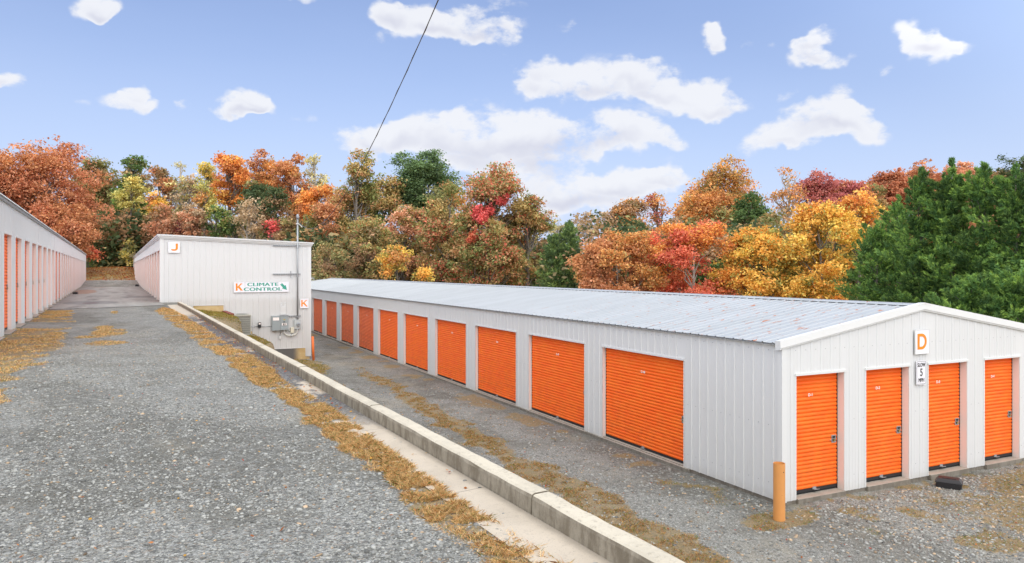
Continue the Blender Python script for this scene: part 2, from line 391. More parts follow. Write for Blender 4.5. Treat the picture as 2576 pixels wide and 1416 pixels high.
def cover(x, y):
    """dry grass cover 0..1"""
    x = np.asarray(x, float); y = np.asarray(y, float)
    n1 = vn(x, y, .55, 31, 3); n2 = vn(x, y, 1.8, 41, 2)
    yy = [0, 3, 5.5, 10, 13, 20, 24, 27, 29.3]
    lo = np.interp(y, yy, [1.52, 1.53, 1.53, 1.45, 1.40, 1.2, 1.12, 1.10, 1.3]) + (n1 - .5) * .3
    hi = np.interp(y, yy, [1.77, 1.77, 1.78, 1.80, 1.76, 1.72, 1.66, 1.60, 1.45]) + (n2 - .5) * .16
    a = sst(x, lo - .05, lo + .05) * (1 - sst(x, hi - .04, hi + .04)) * (1 - sst(y, 28.6, 29.6)) * (.45 + .55 * sst(vn(x, y, .3, 35, 3), .30, .55))
    # left verge beside the pale row of doors
    r = np.interp(y, [0, 8, 12, 16, 22, 28, 31], [-2.2, -1.3, -.95, -1.0, -1.15, -1.35, -1.7]) + (n1 - .5) * .9
    b = sst(r - x, -.05, .15) * sst(n2, .22, .42) * (1 - sst(y, 28.5, 29.5)) * sst(y, 3, 8)
    # tufts in the middle of the lane
    e = 0
    for cx, cy, rx, ry in ((-.20, 15.6, .34, .55), (-.18, 18.3, .34, 1.0), (-.3, 19.9, .2, .7), (-.45, 17.2, .35, .25), (-.12, 26.5, .1, .8)):
        e = np.maximum(e, 1 - sst(((x - cx) / rx) ** 2 + ((y - cy) / ry) ** 2 + (n1 - .5) * 1.8, .6, 1.15))
    # strip between the wheel tracks of the lower lane
    c0 = np.interp(y, [5, 8, 12, 16, 20, 24, 30], [7.15, 7.2, 7.25, 7.55, 7.95, 8.3, 8.7])
    w0 = np.interp(y, [3, 6, 12, 17, 22, 26, 30], [.5, .42, .40, .34, .30, .22, .1])
    f = (1 - sst(np.abs(x - c0) + (n1 - .5) * .9, w0 - .08, w0 + .16)) * sst(n2, .02, .30)
    f = f * (1 - .6 * sst(y, 24, 30))
    # bank behind the kerb and moss by the tall wall
    h = sst(x, 2.15, 2.35) * (1 - sst(x, 5.3, 6.2)) * sst(n1 + .25, .3, .5)
    h2 = (1 - sst(((x - 6.7) / 1.1) ** 2 + ((y - 31.6) / 2.6) ** 2 + (n1 - .5), .6, 1.2))
    h3 = sst(x, 5.6, 6.0) * (1 - sst(x, 6.6, 7.1)) * sst(y, 18, 22) * sst(n1, .35, .6)
    # weeds in front of the gable, round the post and along the foundations
    dw = np.maximum(0, 9.1 - y)
    g_ = sst(vn(x, y, .45, 51, 3), .50, .66) * sst(x, 9.6, 11) * (1 - sst(y, 9.0, 9.3)) * .9
    g2 = (1 - sst(((x - 9.45) / .75) ** 2 + ((y - 8.7) / .42) ** 2 + (n1 - .5) * 1.2, .5, 1.1))
    g3 = sst(9.95 + .0265 * (y - 9.2) - x, .05, .2) * (1 - sst(9.95 + .0265 * (y - 9.2) - x, .5, 1.3)) * sst(vn(x, y, .7, 61, 3), .50, .66) * sst(y, 9, 11)
    g4 = sst(n1, .62, .72) * (1 - sst(np.abs(y - 9.0), .15, .35)) * sst(x, 10.6, 10.8)
    g5 = sst(x, 11.5, 13.5) * (1 - sst(y, 8.4, 9)) * sst(vn(x, y, .9, 71, 4), .38, .56) * .85
    # far ground
    k = sst(x, 18, 22)
    o = np.maximum.reduce([a, b, e * 1.0 + 0 * x, f, h, h2, h3 * .8, g_, g2, g3, g4, g5, k])
    o = np.where((x > 2.02) & (x < 2.16) & (y < 31), 0, o)
    return np.clip(o, 0, 1)
def litter(x, y):
    x = np.asarray(x, float); y = np.asarray(y, float)
    l = sst(y + .35 * x + (vn(x, y, 3, 81) - .5) * 8, 84, 90) * (x < 14)
    l = np.maximum(l, sst(np.hypot(x, y), 62, 75) * (x > 14))
    l = np.maximum(l, sst(-x, 9, 13) * (y > 60))
    l = np.maximum(l, sst(-x, 14, 20))
    l = np.maximum(l, sst(x, 20, 24) * .8)
    return l
xs = np.concatenate([[-900, -600, -400, -280, -200, -150, -115, -90, -72, -58, -46, -37, -30, -24, -19, -15, -12, -9.5, -7.5, -6, -5, -4, -3.2, -2.6],
                     np.arange(-2.2, 2.0, .1), [2.0, 2.06, 2.1, 2.15, 2.3, 2.5, 2.8, 3.3, 3.95, 4.08, 4.6, 5.15, 5.3, 5.6, 6.0], np.arange(6.2, 18, .13),
                     [18.3, 19, 20, 21.5, 23, 25, 28, 31, 35, 39, 44, 50, 56, 63, 71, 80, 92, 108, 128, 155, 190, 240, 300, 400, 600, 900]])
ys = np.concatenate([[-600, -300, -150, -80, -40, -20, -10, -5, -2, 0], np.arange(1.2, 36, .14), np.arange(36.4, 60, 1.0),
                     np.arange(60, 130, 2.5), [132, 138, 146, 156, 168, 182, 200, 222, 250, 290, 340, 420, 560, 900]])
GX, GY = np.meshgrid(xs, ys)
GZ = zt(GX, GY)
nx, ny = len(xs), len(ys)
I = np.arange(nx * ny).reshape(ny, nx)
F = np.stack([I[:-1, :-1], I[:-1, 1:], I[1:, 1:], I[1:, :-1]], -1).reshape(-1, 4)
V = np.stack([GX, GY, GZ], -1).reshape(-1, 3)
damp = np.clip(sst(vn(GX * 1.5, GY * .6, 1.7, 91, 4), .47, .64) * .95 + sst(np.where(GX > 6, 10 + .0265 * (GY - 9) - GX, 9), 1.5, .3) * (GX > 6) * (GX < 10.5) * .7, 0, 1)
damp = np.maximum(damp, .6 * (1 - sst(((GX - 8.6) / 1.5) ** 2 + ((GY - 27) / 5.5) ** 2 + (vn(GX, GY, 1.2, 3) - .5), .4, 1.3)) * .9)
tint = np.stack([cover(GX, GY), litter(GX, GY), damp], -1).reshape(-1, 3)
def gravel_col(g, p, lo=(.13, .131, .115), mid=(.325, .33, .298), hi=(.58, .58, .53)):
    v1 = g.n('ShaderNodeTexVoronoi', {'Vector': p, 'Scale': 62.}, feature='F1')
    v2 = g.n('ShaderNodeTexVoronoi', {'Vector': p, 'Scale': 130.}, feature='F1')
    r1 = g.n('ShaderNodeSeparateXYZ', {0: v1.outputs['Color']}).outputs; r2 = g.n('ShaderNodeSeparateXYZ', {0: v2.outputs['Color']}).outputs
    big = g.noise(p, 1.3, 5, .6)
    t = g.m('ADD', g.m('MULTIPLY', r1[0], .55), g.m('MULTIPLY', r2[0], .45))
    c = g.mix(g.ss(t, .15, .6), lo, mid); c = g.mix(g.ss(t, .62, .95), c, hi)
    c = g.mix(g.m('MULTIPLY', g.ss(r1[1], .86, .95), .35), c, (.38, .27, .18))
    mid_n = g.noise(p, 24., 3, .8)
    c = g.mix(g.m('MULTIPLY', g.ss(mid_n, .46, .36), .55), c, (.10, .098, .092)); c = g.mix(g.m('MULTIPLY', g.ss(mid_n, .56, .66), .45), c, (.52, .51, .49))
    far_n = g.noise(g.vscale(p, (1, .7, 1)), 12., 5, .85)
    c = g.mix(g.m('MULTIPLY', g.ss(far_n, .49, .38), .48), c, (.12, .117, .105)); c = g.mix(g.m('MULTIPLY', g.ss(far_n, .54, .66), .22), c, (.48, .47, .44))
    c = g.mix(g.m('MULTIPLY', g.ss(big, .47, .66), .50), c, (.155, .148, .118))
    h = g.m('ADD', g.m('MULTIPLY', v1.outputs['Distance'], -1.4), g.m('MULTIPLY', v2.outputs['Distance'], -.8))
    return c, h
def f_ground(g):
    p = pos(g)
    at_ = g.n('ShaderNodeAttribute', None, attribute_name='tint').outputs['Color']
    s = g.n('ShaderNodeSeparateXYZ', {0: at_}).outputs
    c, h = gravel_col(g, p)
    c = g.mix(g.m('MULTIPLY', g.m('MULTIPLY', s[2], .62), g.ss(g.noise(p, 9., 5, .7), .3, .6)), c, (.095, .09, .068))
    c = g.mix(g.m('MULTIPLY', g.ss(g.noise(g.vscale(p, (1, .5, 1)), .9, 4, .65), .52, .70), .35), c, (.40, .36, .27))
    fn = g.noise(p, 34., 4, .7); fn2 = g.noise(p, 6., 4)
    gcol = g.mix(g.ss(fn, .3, .7), (.17, .125, .06), (.46, .31, .12))
    gcol = g.mix(g.m('MULTIPLY', g.ss(fn2, .5, .7), .5), gcol, (.19, .19, .06))
    kg = g.ss(g.m('ADD', s[0], g.m('MULTIPLY', g.m('SUBTRACT', fn, .5), 1.3)), .35, .65)
    c = g.mix(g.m('MULTIPLY', kg, .70), c, gcol)
    lcol = g.mix(g.ss(g.noise(p, 3.5, 5, .7), .35, .65), (.22, .13, .05), (.42, .27, .12))
    lcol = g.mix(g.ss(g.noise(p, .7, 3), .45, .62), lcol, (.36, .30, .12))
    c = g.mix(s[1], c, lcol)
    return prin(g, c, .85, normal=bump(g, h, .9, .012), spec=.3)
M_ground = mat('gravel_and_grass_ground', f_ground)
ground = np_indexed('ground', V, F, M_ground, tint, smooth=True); tag(ground, kind='structure')

# asphalt of the upper lane (a sheet of its own)
def f_asph(g):
    p = pos(g)
    a = g.noise(g.vscale(p, (1.2, .28, 1)), 1.1, 5, .6); b = g.noise(p, 40., 3); e = g.noise(g.vscale(p, (.6, .16, 1)), 2., 4, .7)
    sp = g.n('ShaderNodeSeparateXYZ', {0: p}).outputs
    c = g.mix(g.ss(a, .3, .65), (.36, .35, .315), (.265, .255, .225))
    c = g.mix(g.m('MULTIPLY', g.ss(e, .52, .68), .62), c, (.10, .085, .075))
    edge = g.m('MULTIPLY', g.ss(g.m('ABSOLUTE', g.m('ADD', sp[0], .45)), .9, 2.0), g.ss(b, .3, .6))
    c = g.mix(g.m('MULTIPLY', edge, .55), c, (.11, .095, .08))
    # patches of reddish mud and leaves
    for x, y, rx, ry, cc, k in ((-1.0, 34.4, .30, .55, (.13, .03, .02), .9), (-1.0, 34.7, 1.0, 1.9, (.12, .12, .12), .55), (-1.9, 52, .7, 5., (.30, .17, .10), .7), (.9, 41, .9, 1.2, (.10, .09, .085), .6), (-1.2, 72, 1.6, 8, (.34, .2, .12), .6)):
        dx = g.m('DIVIDE', g.m('SUBTRACT', sp[0], x), rx); dy = g.m('DIVIDE', g.m('SUBTRACT', sp[1], y), ry)
        r = g.m('ADD', g.m('ADD', g.m('MULTIPLY', dx, dx), g.m('MULTIPLY', dy, dy)), g.m('MULTIPLY', g.m('SUBTRACT', g.noise(p, 3., 3), .5), 1.4))
        c = g.mix(g.m('MULTIPLY', g.ss(r, 1.05, .85), k), c, cc)
    return prin(g, c, .7, normal=bump(g, b, .4, .006), spec=.35)
M_asph = mat('worn_asphalt', f_asph)
b = MB(); n = 26
left = [(-2.02 - .0115 * (y - 17.8), y) for y in np.linspace(29.2, 86, 30)]
near = [(-2.1 + 3.62 * i / n, 29.75 + .35 * (vn([i * .5], [3.1], 1.1, 7)[0] - .5) - .2 * sin(i * .2) + (1.0 * i / n)) for i in range(n + 1)]
ysa = np.linspace(31.2, 87, 50)
xa = lambda y: -2.12 - .0115 * (y - 17.8)
for i in range(n):
    (x0, y0), (x1, y1) = near[i], near[i + 1]
    b.quad((x0, y0, .014), (x1, y1, .014), (x1, 31.2, .014), (x0, 31.2, .014))
for y0, y1 in zip(ysa[:-1], ysa[1:]):
    z0, z1 = [float(zt(-.3, y)) + .014 if y > 80 else .014 for y in (y0, y1)]
    b.quad((xa(y0), y0, z0), (1.52, y0, z0), (1.52, y1, z1), (xa(y1), y1, z1))
tag(b.build('road', M_asph), kind='structure')

# concrete gutter strip
def f_gutter(g):
    p = pos(g); sp = g.n('ShaderNodeSeparateXYZ', {0: p}).outputs
    a = g.noise(p, 1.7, 5, .65); b_ = g.noise(p, 30., 4, .65)
    c = g.mix(g.ss(a, .3, .7), (.56, .49, .385), (.47, .41, .32))
    c = g.mix(g.m('MULTIPLY', g.ss(b_, .55, .75), .35), c, (.25, .22, .18))
    c = g.mix(g.m('MULTIPLY', g.ss(g.noise(p, 130., 2), .64, .70), .7), c, (.16, .15, .14))
    edge = g.ss(g.m('ADD', sp[0], g.m('MULTIPLY', g.m('SUBTRACT', g.noise(p, 4., 4), .5), .10)), 1.93, 2.0)
    c = g.mix(g.m('MULTIPLY', edge, .45), c, (.17, .145, .115))
    gr, h = gravel_col(g, p, (.05, .05, .05), (.15, .15, .15), (.33, .33, .32))
    n2 = g.noise(g.vscale(p, (1, .4, 1)), 1.6, 4, .6)
    far = g.m('ADD', g.ss(sp[1], 5.5, 7.5), g.m('MULTIPLY', g.ss(sp[1], 13.5, 9.0), 0.0))
    k = g.m('MULTIPLY', g.ss(g.m('ADD', n2, g.m('MULTIPLY', far, .16)), .56, .62), far)
    k = g.m('MULTIPLY', k, g.ss(sp[1], 25., 22.))
    c = g.mix(k, c, gr)
    dk = g.m('MULTIPLY', g.m('MULTIPLY', g.ss(sp[1], 9., 12.), g.ss(sp[1], 22., 19.)), g.ss(g.noise(p, 1.3, 3), .35, .55))
    c = g.mix(g.m('MULTIPLY', dk, .6), c, (.11, .09, .08))
    jt = g.m('ABSOLUTE', g.m('SUBTRACT', g.m('FRACT', g.m('DIVIDE', g.m('SUBTRACT', sp[1], g.m('MULTIPLY_ADD', sp[0], .12, 2.0)), 1.95)), .5))
    c = g.mix(g.m('MULTIPLY', g.ss(jt, .4965, .499), .6), c, (.12, .10, .09))
    return prin(g, c, .85, normal=bump(g, g.m('ADD', b_, g.m('MULTIPLY', h, k)), .45, .008), spec=.25)
M_gutter = mat('gutter_concrete', f_gutter)
b = MB()
def gut_lo(y): return float(np.interp(y, [0, 6, 12, 20, 26, 31.5], [1.68, 1.68, 1.60, 1.55, 1.55, 1.62]))
yy = np.linspace(1.0, 31.4, 120)
for y0, y1 in zip(yy[:-1], yy[1:]):
    b.quad((gut_lo(y0), y0, .005), (2.0, y0, .008), (2.0, y1, .008), (gut_lo(y1), y1, .005))
tag(b.build('gutter', M_gutter), kind='structure')

# kerb: cast in lengths with open joints, edges worn
b = MB()
def kx(y): return -.03 * sst(y, 28.5, 31.2) - .0 + .012 * (vn([y], [0], 1.5, 77)[0] - .5)
joints = [1.2, 3.60, 6.62, 9.66, 12.7, 15.7, 18.8, 21.8, 24.9, 27.9, 31.35]
prof = [(2.0, -.15), (2.002, .095), (2.008, .112), (2.022, .122), (2.105, .124), (2.12, .116), (2.125, .10), (2.125, -.3)]
for j0, j1 in zip(joints[:-1], joints[1:]):
    N = 22; ysk = np.linspace(j0 + .006, j1 - .006, N)
    i0 = len(b.v); m = len(prof)
    for y in ysk:
        for q, (px_, pz) in enumerate(prof):
            e = .004 * (vn([y * 3 + q], [q * 1.7], .35, 13)[0] - .5) * (2 if 1 <= q <= 5 else 0)
            b.v.append((px_ + kx(y) + e, float(y), pz + e + (-.0035 * min(1, (y - j0) / .3) if q else 0)))
    for a_ in range(N - 1):
        for q in range(m - 1):
            k0 = i0 + a_ * m + q
            b.f.append((k0, k0 + m, k0 + m + 1, k0 + 1)); b.mi.append(0)
    b.f.append(tuple(i0 + q for q in range(m))); b.mi.append(0)
    b.f.append(tuple(i0 + (N - 1) * m + q for q in reversed(range(m)))); b.mi.append(0)
tag(b.build('kerb', M_kerb), kind='structure')

# ------------------------------------------------------------------ ribbed wall builder
def rib_prof(P, out, s, z0, z1, w=.05, t=.022, h=.012, b=None):
    """trapezoid rib on a wall: P(s, z, o) -> point"""
    a0, a1, a2, a3 = s - w / 2, s - t / 2, s + t / 2, s + w / 2
    q = lambda A, oa, B, ob, zz0, zz1: b.quad(P(A, zz0(A), oa), P(B, zz0(B), ob), P(B, zz1(B), ob), P(A, zz1(A), oa))
    q(a0, .0015, a1, h, z0, z1); q(a1, h, a2, h, z0, z1); q(a2, h, a3, .0015, z0, z1)
    b.quad(P(a0, z0(a0), .0015), P(a3, z0(a3), .0015), P(a2, z0(a2), h), P(a1, z0(a1), h))
    b.quad(P(a0, z1(a0), .0015), P(a1, z1(a1), h), P(a2, z1(a2), h), P(a3, z1(a3), .0015))
def wall(b, P, L, zb, zt_, openings, pitch=.24, first=.12, s0=0., minor=True):
    """b: MB; P(s,z,o) with o outward; openings [(sa, sb, zhead)]; zb / zt_ functions of s"""
    br = sorted({s0, L} | {o[0] for o in openings} | {o[1] for o in openings} | set(getattr(zb, 'br', [])) | set(getattr(zt_, 'br', [])))
    def low(sm):
        for o in openings:
            if o[0] < sm < o[1]: return (lambda s, h=o[2]: h)
        return None
    for a, c in zip(br[:-1], br[1:]):
        m_ = (a + c) / 2; lo = low(m_) or (lambda s, m_=m_, e=1e-4: zb(min(max(s, a + e), c - e)))
        b.quad(P(a, lo(a), 0), P(c, lo(c), 0), P(c, zt_(c), 0), P(a, zt_(a), 0))
    k = 0; s = s0 + first
    while s < L - .04:
        lo = low(s) or (lambda x, s=s: zb(s))
        near_edge = any(abs(s - e) < .03 for o in openings for e in o[:2])
        if not near_edge:
            rib_prof(P, 1, s, lo, zt_, b=b)
            if minor:
                for f in (1 / 3, 2 / 3):
                    s2 = s + pitch * f
                    if s2 < L - .03 and not any(abs(s2 - e) < .02 for o in openings for e in o[:2]):
                        lo2 = low(s2) or (lambda x, s2=s2: zb(s2))
                        rib_prof(P, 1, s2, lo2, zt_, w=.03, t=.012, h=.003, b=b)
        s += pitch
def door_mesh(name, w, h, mats, pitch=.0705):
    """corrugated roll-up curtain, local x = width, y = outward negative, z up"""
    prof = [(0, .004), (.004, -.006), (.016, -.0150), (.034, -.0175), (.052, -.0150), (.062, -.006), (.0655, .004)]
    V = []; F = []; z = .045; pts = []
    while z < h + .02:
        for dz, dy in prof: pts.append((z + dz * pitch / .0705, dy))
        z += pitch
    N = len(pts)
    for x in (0, w):
        for (zz, dy) in pts: V.append((x, dy, zz))
    for i in range(N - 1): F.append((i, N + i, N + i + 1, i + 1))
    me = bpy.data.meshes.new(name)
    k = len(V)
    # bottom bar
    V += [(0, -.014, .0), (w, -.014, 0), (w, -.014, .046), (0, -.014, .046), (0, .01, .046), (w, .01, .046)]
    F += [(k, k + 1, k + 2, k + 3), (k + 3, k + 2, k + 5, k + 4)]
    me.from_pydata(V, [], F)
    for m in mats: me.materials.append(m)
    mi = [0] * (len(F) - 2) + [1, 1]; me.polygons.foreach_set('material_index', mi)
    sm = [True] * (len(F) - 2) + [False] * 2; me.polygons.foreach_set('use_smooth', sm)
    me.update(); return me
def text_mesh(body, size, bold=0., depth=.0015, sx=1., spacing=1., align='CENTER'):
    cu = bpy.data.curves.new('lettering', 'FONT'); cu.body = body; cu.size = size; cu.extrude = depth; cu.offset = bold
    cu.align_x = align; cu.align_y = 'CENTER'; cu.space_character = spacing; cu.resolution_u = 6
    ob = bpy.data.objects.new('lettering', cu); COL.objects.link(ob)
    bpy.context.view_layer.update()
    dg = bpy.context.evaluated_depsgraph_get()
    me = bpy.data.meshes.new_from_object(ob.evaluated_get(dg)); bpy.data.objects.remove(ob); bpy.data.curves.remove(cu)
    co = np.empty(len(me.vertices) * 3, np.float32); me.vertices.foreach_get('co', co); co = co.reshape(-1, 3)
    co[:, 0] *= sx
    # stand it up: text plane x-z facing -y
    out = np.stack([co[:, 0], -co[:, 2], co[:, 1]], -1); me.vertices.foreach_set('co', out.ravel()); me.update()
    me.materials.clear(); return me
def lettering(name, body, size, m, parent, loc, rz=0, dbl=0, **kw):
    me = text_mesh(body, size, **kw)
    if dbl:                                                             # heavier strokes: the outline doubled sideways
        n = len(me.vertices); co = np.empty(n * 3, np.float32); me.vertices.foreach_get('co', co); co = co.reshape(-1, 3); fs = [tuple(p.vertices) for p in me.polygons]
        V = []; Fs = []
        for k, dx in enumerate((-dbl, 0, dbl)):
            V += [(float(c[0] + dx), float(c[1] - .0004 * k), float(c[2])) for c in co]; Fs += [tuple(i + n * k for i in f) for f in fs]
        me = bpy.data.meshes.new('lettering'); me.from_pydata(V, [], Fs); me.update()
    me.materials.append(m); me.name = name
    o = bpy.data.objects.new(name, me); COL.objects.link(o); o.parent = parent; o.location = loc; o.rotation_euler = (0, 0, rz); return o

# shared small door hardware
def latch_mesh():
    b = MB(); b.cur = 0; b.box(-.055, -.006, -.07, .055, 0, .07); b.cur = 1; b.box(-.035, -.0085, -.045, .035, -.0062, .05)
    b.cur = 2; b.box(-.012, -.02, -.04, .018, -.0087, -.008); b.cur = 0; b.box(-.095, -.005, -.022, -.057, 0, -.012); b.box(-.04, -.013, .0, .04, -.0087, .012)
    return b.mesh('latch', [M_galv, M_dark, M_brass])
def pull_mesh():
    b = MB(); b.box(-.045, -.022, .0, .045, -.0155, .05); b.box(-.04, -.065, .005, .03, -.0225, .013); b.box(.03, -.05, -.004, .10, -.03, .004)
    return b.mesh('pull_handle', M_galv)
ME_latch = latch_mesh(); ME_pull = pull_mesh()
def add_door(parent, me, loc, rz, w, latch_side=1, number=None, hardware=True, nm=None, latch_z=.93, numx=None):
    d = bpy.data.objects.new('door', me); COL.objects.link(d); d.parent = parent; d.location = loc; d.rotation_euler = (0, 0, rz)
    if hardware:
        l = bpy.data.objects.new('latch', ME_latch); COL.objects.link(l); l.parent = d
        l.location = (w - .085 if latch_side > 0 else .085, -.018, latch_z); l.scale = (latch_side, 1, 1)
        p = bpy.data.objects.new('pull_handle', ME_pull); COL.objects.link(p); p.parent = d; p.location = (w * .5, 0, .02)
    if number:
        lettering('unit_number', number, .075, M_decal, d, (numx if numx else w * .5, -.0195, 1.70), bold=.002, depth=.0008)
    return d
def jambs(b, P, o, zb, rec, w=.05, sides=True):
    a, c, h = o
    b.quad(P(a, zb, 0), P(a, h, 0), P(a, h, -rec), P(a, zb, -rec))
    b.quad(P(c, zb, 0), P(c, zb, -rec), P(c, h, -rec), P(c, h, 0))
def headtrim(b, P, o, rec):
    a, c, h = o
    for (s0_, s1_, z0, z1, o0, o1) in ((a - .035, c + .035, h - .012, h + .03, 0.001, .024),):
        b.quad(P(s0_, z0, o1), P(s1_, z0, o1), P(s1_, z1, o1), P(s0_, z1, o1))
        b.quad(P(s0_, z0, -rec), P(s1_, z0, -rec), P(s1_, z0, o1), P(s0_, z0, o1))
        b.quad(P(s0_, z1, o1), P(s1_, z1, o1), P(s1_, z1, 0), P(s0_, z1, 0))
        b.quad(P(s0_, z0, 0), P(s0_, z0, o1), P(s0_, z1, o1), P(s0_, z1, 0)); b.quad(P(s1_, z0, 0), P(s1_, z1, 0), P(s1_, z1, o1), P(s1_, z0, o1))
def edge_trim(b, P, o, zb):
    a, c, h = o
    for s in (a, c):
        s0_, s1_ = (s - .035, s - .001) if s == a else (s + .001, s + .035)
        b.quad(P(s0_, zb, .006), P(s1_, zb, .006), P(s1_, h, .006), P(s0_, h, .006))

def door_frame(R, P, o, zb, rec, back, edges=True):
    b = MB(); jambs(b, P, o, zb, rec); b.cur = 1; headtrim(b, P, o, rec)
    if edges: edge_trim(b, P, o, zb)
    b.cur = 2; a, c, h = o
    b.quad(P(a, zb, -back), P(c, zb, -back), P(c, h, -back), P(a, h, -back))
    b.quad(P(a, zb, -rec), P(a, h, -rec), P(a, h, -back), P(a, zb, -back)); b.quad(P(c, zb, -rec), P(c, zb, -back), P(c, h, -back), P(c, h, -rec))
    b.build('door_frame', [M_jamb, M_trim, M_dark], R)
# ------------------------------------------------------------------ building D (long row, lower lane)
def building_D():
    R = tag(empty('storage_building', (10.007, 9.212, -2.60), -.0265), 'long white gabled storage row with pale rusty metal roof and D sign on its gable', 'storage building')
    Wd, L, E, PK = 7.25, 62., 2.70, 3.27
    roofz = lambda x: E + (PK - E) * (1 - abs(x - Wd / 2) / (Wd / 2))
    side = [(2.6 + 3.8 * k, 5.58 + 3.8 * k, 2.13) for k in range(15)]
    front = [(.33 + 1.74 * k, 1.50 + 1.74 * k, 2.13) for k in range(4)]
    PS = lambda s, z, o: (-o, s, z); PF = lambda s, z, o: (s, -o, z)
    PR = lambda s, z, o: (Wd + o, s, z); PB = lambda s, z, o: (s, L + o, z)
    zt_g = lambda s: roofz(s) - .02; zt_g.br = [Wd / 2]
    b = MB()
    wall(b, PS, L, lambda s: -.02, lambda s: E - .02, side, s0=.0, first=.2)
    wall(b, PF, Wd, lambda s: -.02, zt_g, front, first=.21)
    wall(b, PR, L, lambda s: -.02, lambda s: E - .02, [], minor=False)
    wall(b, PB, Wd, lambda s: -.02, zt_g, [], minor=False)
    b.build('wall', M_white, R)
    for o in side: door_frame(R, PS, o, -.02, .09, .125)
    for o in front: door_frame(R, PF, o, -.02, .14, .175)
    for pr in ([(-.021, -.021), (.09, -.021), (.09, -.0185), (-.0185, -.0185), (-.0185, .085), (-.021, .085)], [(Wd - .09, -.021), (Wd + .021, -.021), (Wd + .021, .085), (Wd + .0185, .085), (Wd + .0185, -.0185), (Wd - .09, -.0185)]):
        b = MB(); b.prism(pr, 'z', -.03, E); b.build('corner_trim', M_trim, R)
    # foundation slab
    b = MB()
    b.box(.012, .012, -.35, Wd - .012, L - .01, -.005)
    b.box(-.03, 2.4, -.35, .0105, L - .5, -.025)
    for o in side: b.box(-.045, o[0] - .12, -.3, .115, o[1] + .12, -.0225)
    for o in front: b.box(o[0] + .003, -.05, -.3, o[1] - .003, .165, .0)
    b.build('foundation', M_slab, R, bevel=.006)
    # doors
    mS = door_mesh('door_curtain', 2.94, 2.10, [M_orange, M_black]); mS2 = door_mesh('door_curtain', 2.94, 2.10, [M_orange_old, M_black]); mF = door_mesh('door_curtain', 1.13, 2.10, [M_orange, M_black])
    for k, o in enumerate(side):
        d = add_door(R, mS if k < 6 else mS2, (.105, o[1] - .02, .02 - .02), -pi / 2, 2.94, 1, 'D-%d' % (48 - k) if k < 9 else None, latch_z=.9)
    for k, o in enumerate(front):
        add_door(R, mF, (o[0] + .02, .155, .035), 0, 1.13, 1, 'D-%d' % (k + 1), latch_z=.87, numx=.47)
    # roof sheets with ribs up the slope
    sl = math.hypot(Wd / 2, PK - E); tx, tz = (Wd / 2) / sl, (PK - E) / sl
    b = MB()
    for sgn in (0, 1):
        def PP(y, u, o, sgn=sgn):
            x = -.07 + u * tx; z = E - .07 * tz / tx + u * tz
            x -= o * tz; z += o * tx
            return (x, y, z) if not sgn else (Wd - x, y, z)
        U = sl + .07 / tx
        b.quad(PP(-.0, 0, 0), PP(L, 0, 0), PP(L, U, 0), PP(0, U, 0)); b.quad(PP(0, 0, -.006), PP(L, 0, -.006), PP(L, 0, 0), PP(0, 0, 0))
        y = .14
        while y < L:
            w, t, h = .062, .024, .012
            hh = h + .0
            # the sheet past the first lap is a hair higher
            for A, oa, B, ob in ((y - w / 2, .001, y - t / 2, hh), (y - t / 2, hh, y + t / 2, hh), (y + t / 2, hh, y + w / 2, .001)):
                b.quad(PP(A, 0, oa), PP(B, 0, ob), PP(B, U, ob), PP(A, U, oa))
            b.cur = 1; b.quad(PP(y - w / 2, 0, -.004), PP(y + w / 2, 0, -.004), PP(y + t / 2, 0, hh), PP(y - t / 2, 0, hh)); b.cur = 0
            for k in (1, 2):
                y2 = y + .24 * k / 3
                b.quad(PP(y2 - .014, 0, .001), PP(y2, 0, .003), PP(y2, U, .003), PP(y2 - .014, U, .001)); b.quad(PP(y2, 0, .003), PP(y2 + .014, 0, .001), PP(y2 + .014, U, .001), PP(y2, U, .003))
            y += .24
    rf = b.build('roof', [M_roof, M_dark], R)
    # lap line of the end sheet
    b = MB()
    xq = lambda u, o: (-.072 + u * tx - o * tz, E - .07 * tz / tx + u * tz + o * tx)
    (x0, z0), (x1, z1) = xq(0, .008), xq(2.3, .004)
    b.quad((x0, 3.74, z0), (x0, 3.80, z0), (x1, 3.775, z1), (x1, 3.76, z1))
    b.build('sheet_lap', M_dark, rf)
    # screws on the roof and walls
    b = MB()
    for u in (.25, 1.3, 2.4, 3.4):
        y = .26
        while y < 26:
            x, z = xq(u, .0045); b.box(x - .008, y - .008, z, x + .008, y + .008, z + .006); y += .48
    tag(b.build('screws', M_galv, rf), kind='stuff')
    b = MB(); rnd = random.Random(5)
    for z in (.25, 1.25, 2.55):
        s = .06
        while s < 18:
            if not any(o[0] - .02 < s < o[1] + .02 and z < 2.15 for o in side): b.box(-.004, s, z, -.0, s + .012, z + .012)
            s += .24
        s = .07
        while s < Wd:
            if not any(o[0] - .02 < s < o[1] + .02 and z < 2.15 for o in front): b.box(s, -.004, z, s + .012, 0, z + .012)
            s += .24
    for o in side[:6] + []:
        for k in range(7): b.box(-.004, o[0] + .2 + k * .42, 2.19, 0, o[0] + .213 + k * .42, 2.203)
    tag(b.build('screws', M_galv, R), kind='stuff')
    # ridge cap
    b = MB(); xc = Wd / 2; zr = PK + .026
    for s in (-1, 1):
        xx = xc + s * .17; zz = zr - .17 * tz / tx
        b.quad((xc, -.05, zr), (xx, -.05, zz), (xx, L, zz), (xc, L, zr))
        b.quad((xx, -.05, zz), (xx + s * .012, -.05, zz - .010), (xx + s * .012, L, zz - .010), (xx, L, zz))
        b.quad((xc + s * .035, -.05, zr + .0045), (xc + s * .05, -.05, zr - .05 * tz / tx + .004), (xc + s * .05, L, zr - .05 * tz / tx + .004), (xc + s * .035, L, zr + .0045))
    b.build('ridge_cap', M_roof, R)
